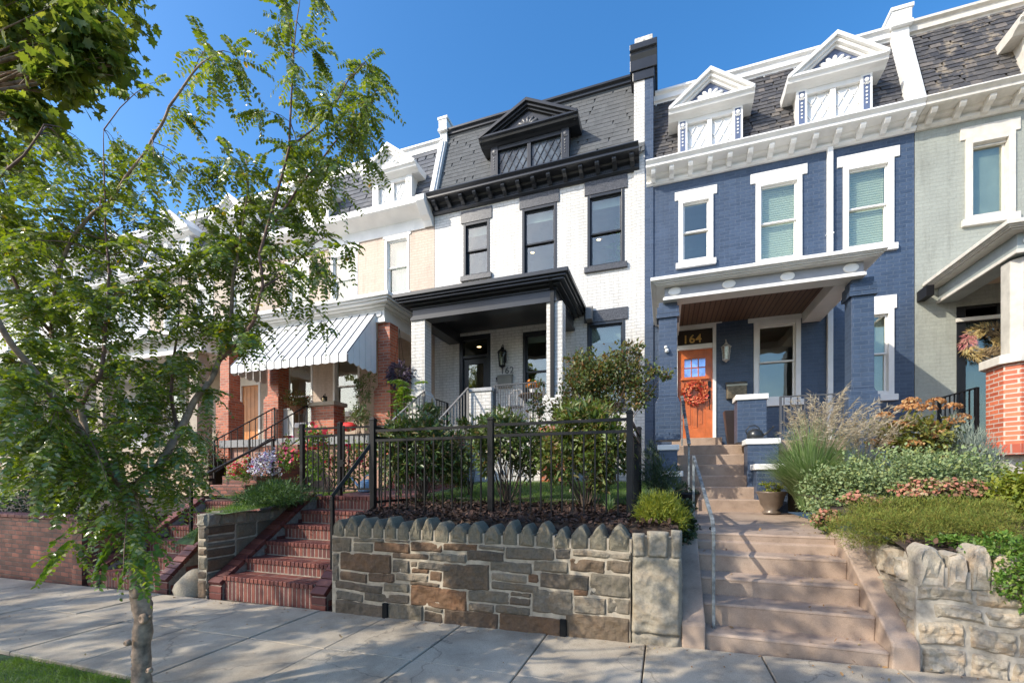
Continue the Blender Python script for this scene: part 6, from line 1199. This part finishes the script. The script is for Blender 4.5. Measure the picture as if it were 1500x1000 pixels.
watering_can('black plastic watering can on the white capped blue pier', PX(1106, 8.92), 8.92, 2.2, .8, mat('black plastic', (.025, .027, .028), .3))
watering_can('small blue watering can on the brick path behind the gate', PX(538, 6.9), 6.9, 1.24, 1.0, mat('pale blue enamel', (.22, .36, .5), .35), -1)
# security lamp on the blue column
x, z = PX(977, 8.79), PZ(977, 512, 8.79); t = thing('security_lamp', 'small white security lamp on the left blue column', 'lamp', (x, 8.8, z)); MB().lathe([(.03, -.02), (.03, 0)], (x, 8.8, z), 10, 0, 'y').build('base', WHITE, t); MB().lathe([(.012, -.09), (.035, -.07), (.04, -.03), (.02, -.015)], (x, 8.8, z-.03), 12, 0, 'y').lathe([(.012, -.09), (.03, -.07), (.032, -.03), (.02, -.015)], (x-.02, 8.8, z+.035), 12, 0, 'y').build('head', WHITE, t)
# table, chair and flowers on the white porch
x, y, fl = PX(778, 9.6), 9.75, 2.7; t = thing('bistro_table', 'small round dark table on the white house porch', 'table', (x, y, fl)); MB().lathe([(.01, .70), (.33, .70), (.34, .72), (.33, .735), (.01, .735)], (x, y, fl), 24).build('tabletop', STEM, t); B = MB(); B.tube([(x, y, fl+.03), (x, y, fl+.7)], .02, 8); [B.bar((x, y, fl+.12), (x+.25*math.cos(a), y+.25*math.sin(a), fl+.01), .02) for a in (.5, 2.07, 3.64, 5.2)]; B.build('leg', BLKM, t)
t = thing('flower_pot', 'orange marigolds in a white pot on the porch table', 'pot', (x, y, fl+.736)); MB().lathe([(.06, 0), (.09, .12), (.1, .13), (.08, .12), (.01, .11)], (x, y, fl+.736), 14).build('body', WHITE, t); p, o = blob_pts(260, (x, y, fl+.95), (.14, .14, .1), .4); leaves('foliage', p, unit(o+rvec(260)), rvec(260), .05, LAUR, t); p, o = blob_pts(120, (x, y, fl+.98), (.14, .14, .1), .7); leaves('blossom', p, rvec(120), unit(o+rvec(120)*.3), .06, island('marigold petal', [(.7, .2, .02), (.75, .3, .03)], .6), t, 'petal')
x, y = PX(752, 9.5), 9.6; t = thing('patio_chair', 'light metal chair beside the porch table', 'chair', (x, y, fl)); LG = mat('light grey metal', (.42, .40, .38), .5); MB().lathe([(.01, .44), (.2, .44), (.2, .46), (.01, .46)], (x, y, fl), 16).build('seat', LG, t)
for a in (.8, 2.4, 3.9, 5.5): MB().bar((x+.16*math.cos(a), y+.16*math.sin(a), fl+.44), (x+.2*math.cos(a), y+.2*math.sin(a), fl+.0), .018).build('leg', LG, t)
B = MB(); B.tube([(x-.18, y+.12, fl+.45), (x-.19, y+.16, fl+.75), (x-.1, y+.18, fl+.88), (x+.08, y+.18, fl+.88), (x+.18, y+.16, fl+.75), (x+.17, y+.12, fl+.45)], .012, 6); [B.bar((x-.1+.1*k, y+.14, fl+.46), (x-.1+.1*k, y+.18, fl+.87), .01) for k in range(3)]; B.build('backrest', LG, t)
# red folded umbrella bundle on the cream porch, fig plant and ceiling lamps inside the white house
x, y, z = PX(510, 9.0), 9.0, PZ(510, 622, 9.0); t = thing('red_cushion', 'bright red cushion piled behind the porch railing under the awning', 'cushion', (x, y, z)); B = MB(); n = 14
vs = [(x+.27*math.cos(2*math.pi*i/n)*math.cos(e)*(1+.12*nz(i, e, 2)), y+.15*math.sin(2*math.pi*i/n)*math.cos(e), z-.05+.12*math.sin(e)) for e in (-1.4, -.7, 0, .6, 1.1, 1.45) for i in range(n)]; B.add(vs, [(j*n+i, j*n+(i+1) % n, (j+1)*n+(i+1) % n, (j+1)*n+i) for j in range(5) for i in range(n)]+[tuple(range(5*n, 6*n))]); B.build('cover', mat('red cloth', (.6, .02, .02), .7), t, smooth=True)
x, y = PX(905, 11.6), 11.7; z0 = PZ(905, 384, 11.6)-.3; t = thing('fig_plant', 'broad leaved indoor plant behind the upper right window of the white house', 'plant', (x, y, 5.86)); MB().tube([(x, y, 5.86), (x, y, z0+1.2)], .02, 6).build('stem', STEM, t); n = 60; P = np.stack([np.full(n, x)+NR.normal(size=n)*.07, np.full(n, y)+NR.normal(size=n)*.06, NR.uniform(z0+.1, z0+1.35, n)], 1); D = rvec(n); D[:, 2] = np.abs(D[:, 2])*.6; leaves('foliage', P, D, unit(np.array([0, -.6, .8])+rvec(n)*.4), NR.uniform(.2, .3, n), BRIGHT, t)
EM = NT('warm lamp glow'); EM.b.inputs['Emission Color'].default_value = (1, .62, .3, 1); EM.b.inputs['Emission Strength'].default_value = 3.5
for (px, py, lb) in ((877, 351, 'upper right'), (780, 370, 'upper middle'), (702, 508, 'transom')):
    zz = 8.96 if py < 400 else 5.57; d = (zz-CAMZ)*F/(HOR-py); p = PD(px, py, d); t = thing('ceiling_lamp', 'small warm recessed ceiling lamp seen through the %s window of the white house' % lb, 'lamp', tuple(p)); MB().lathe([(.001, 0), (.06, 0)], (p.x, p.y, zz), 14).build('diffuser', EM.m, t); MB().lathe([(.062, .005), (.075, -.005), (.085, .005)], (p.x, p.y, zz+.0), 14).build('ring', WHITE, t)
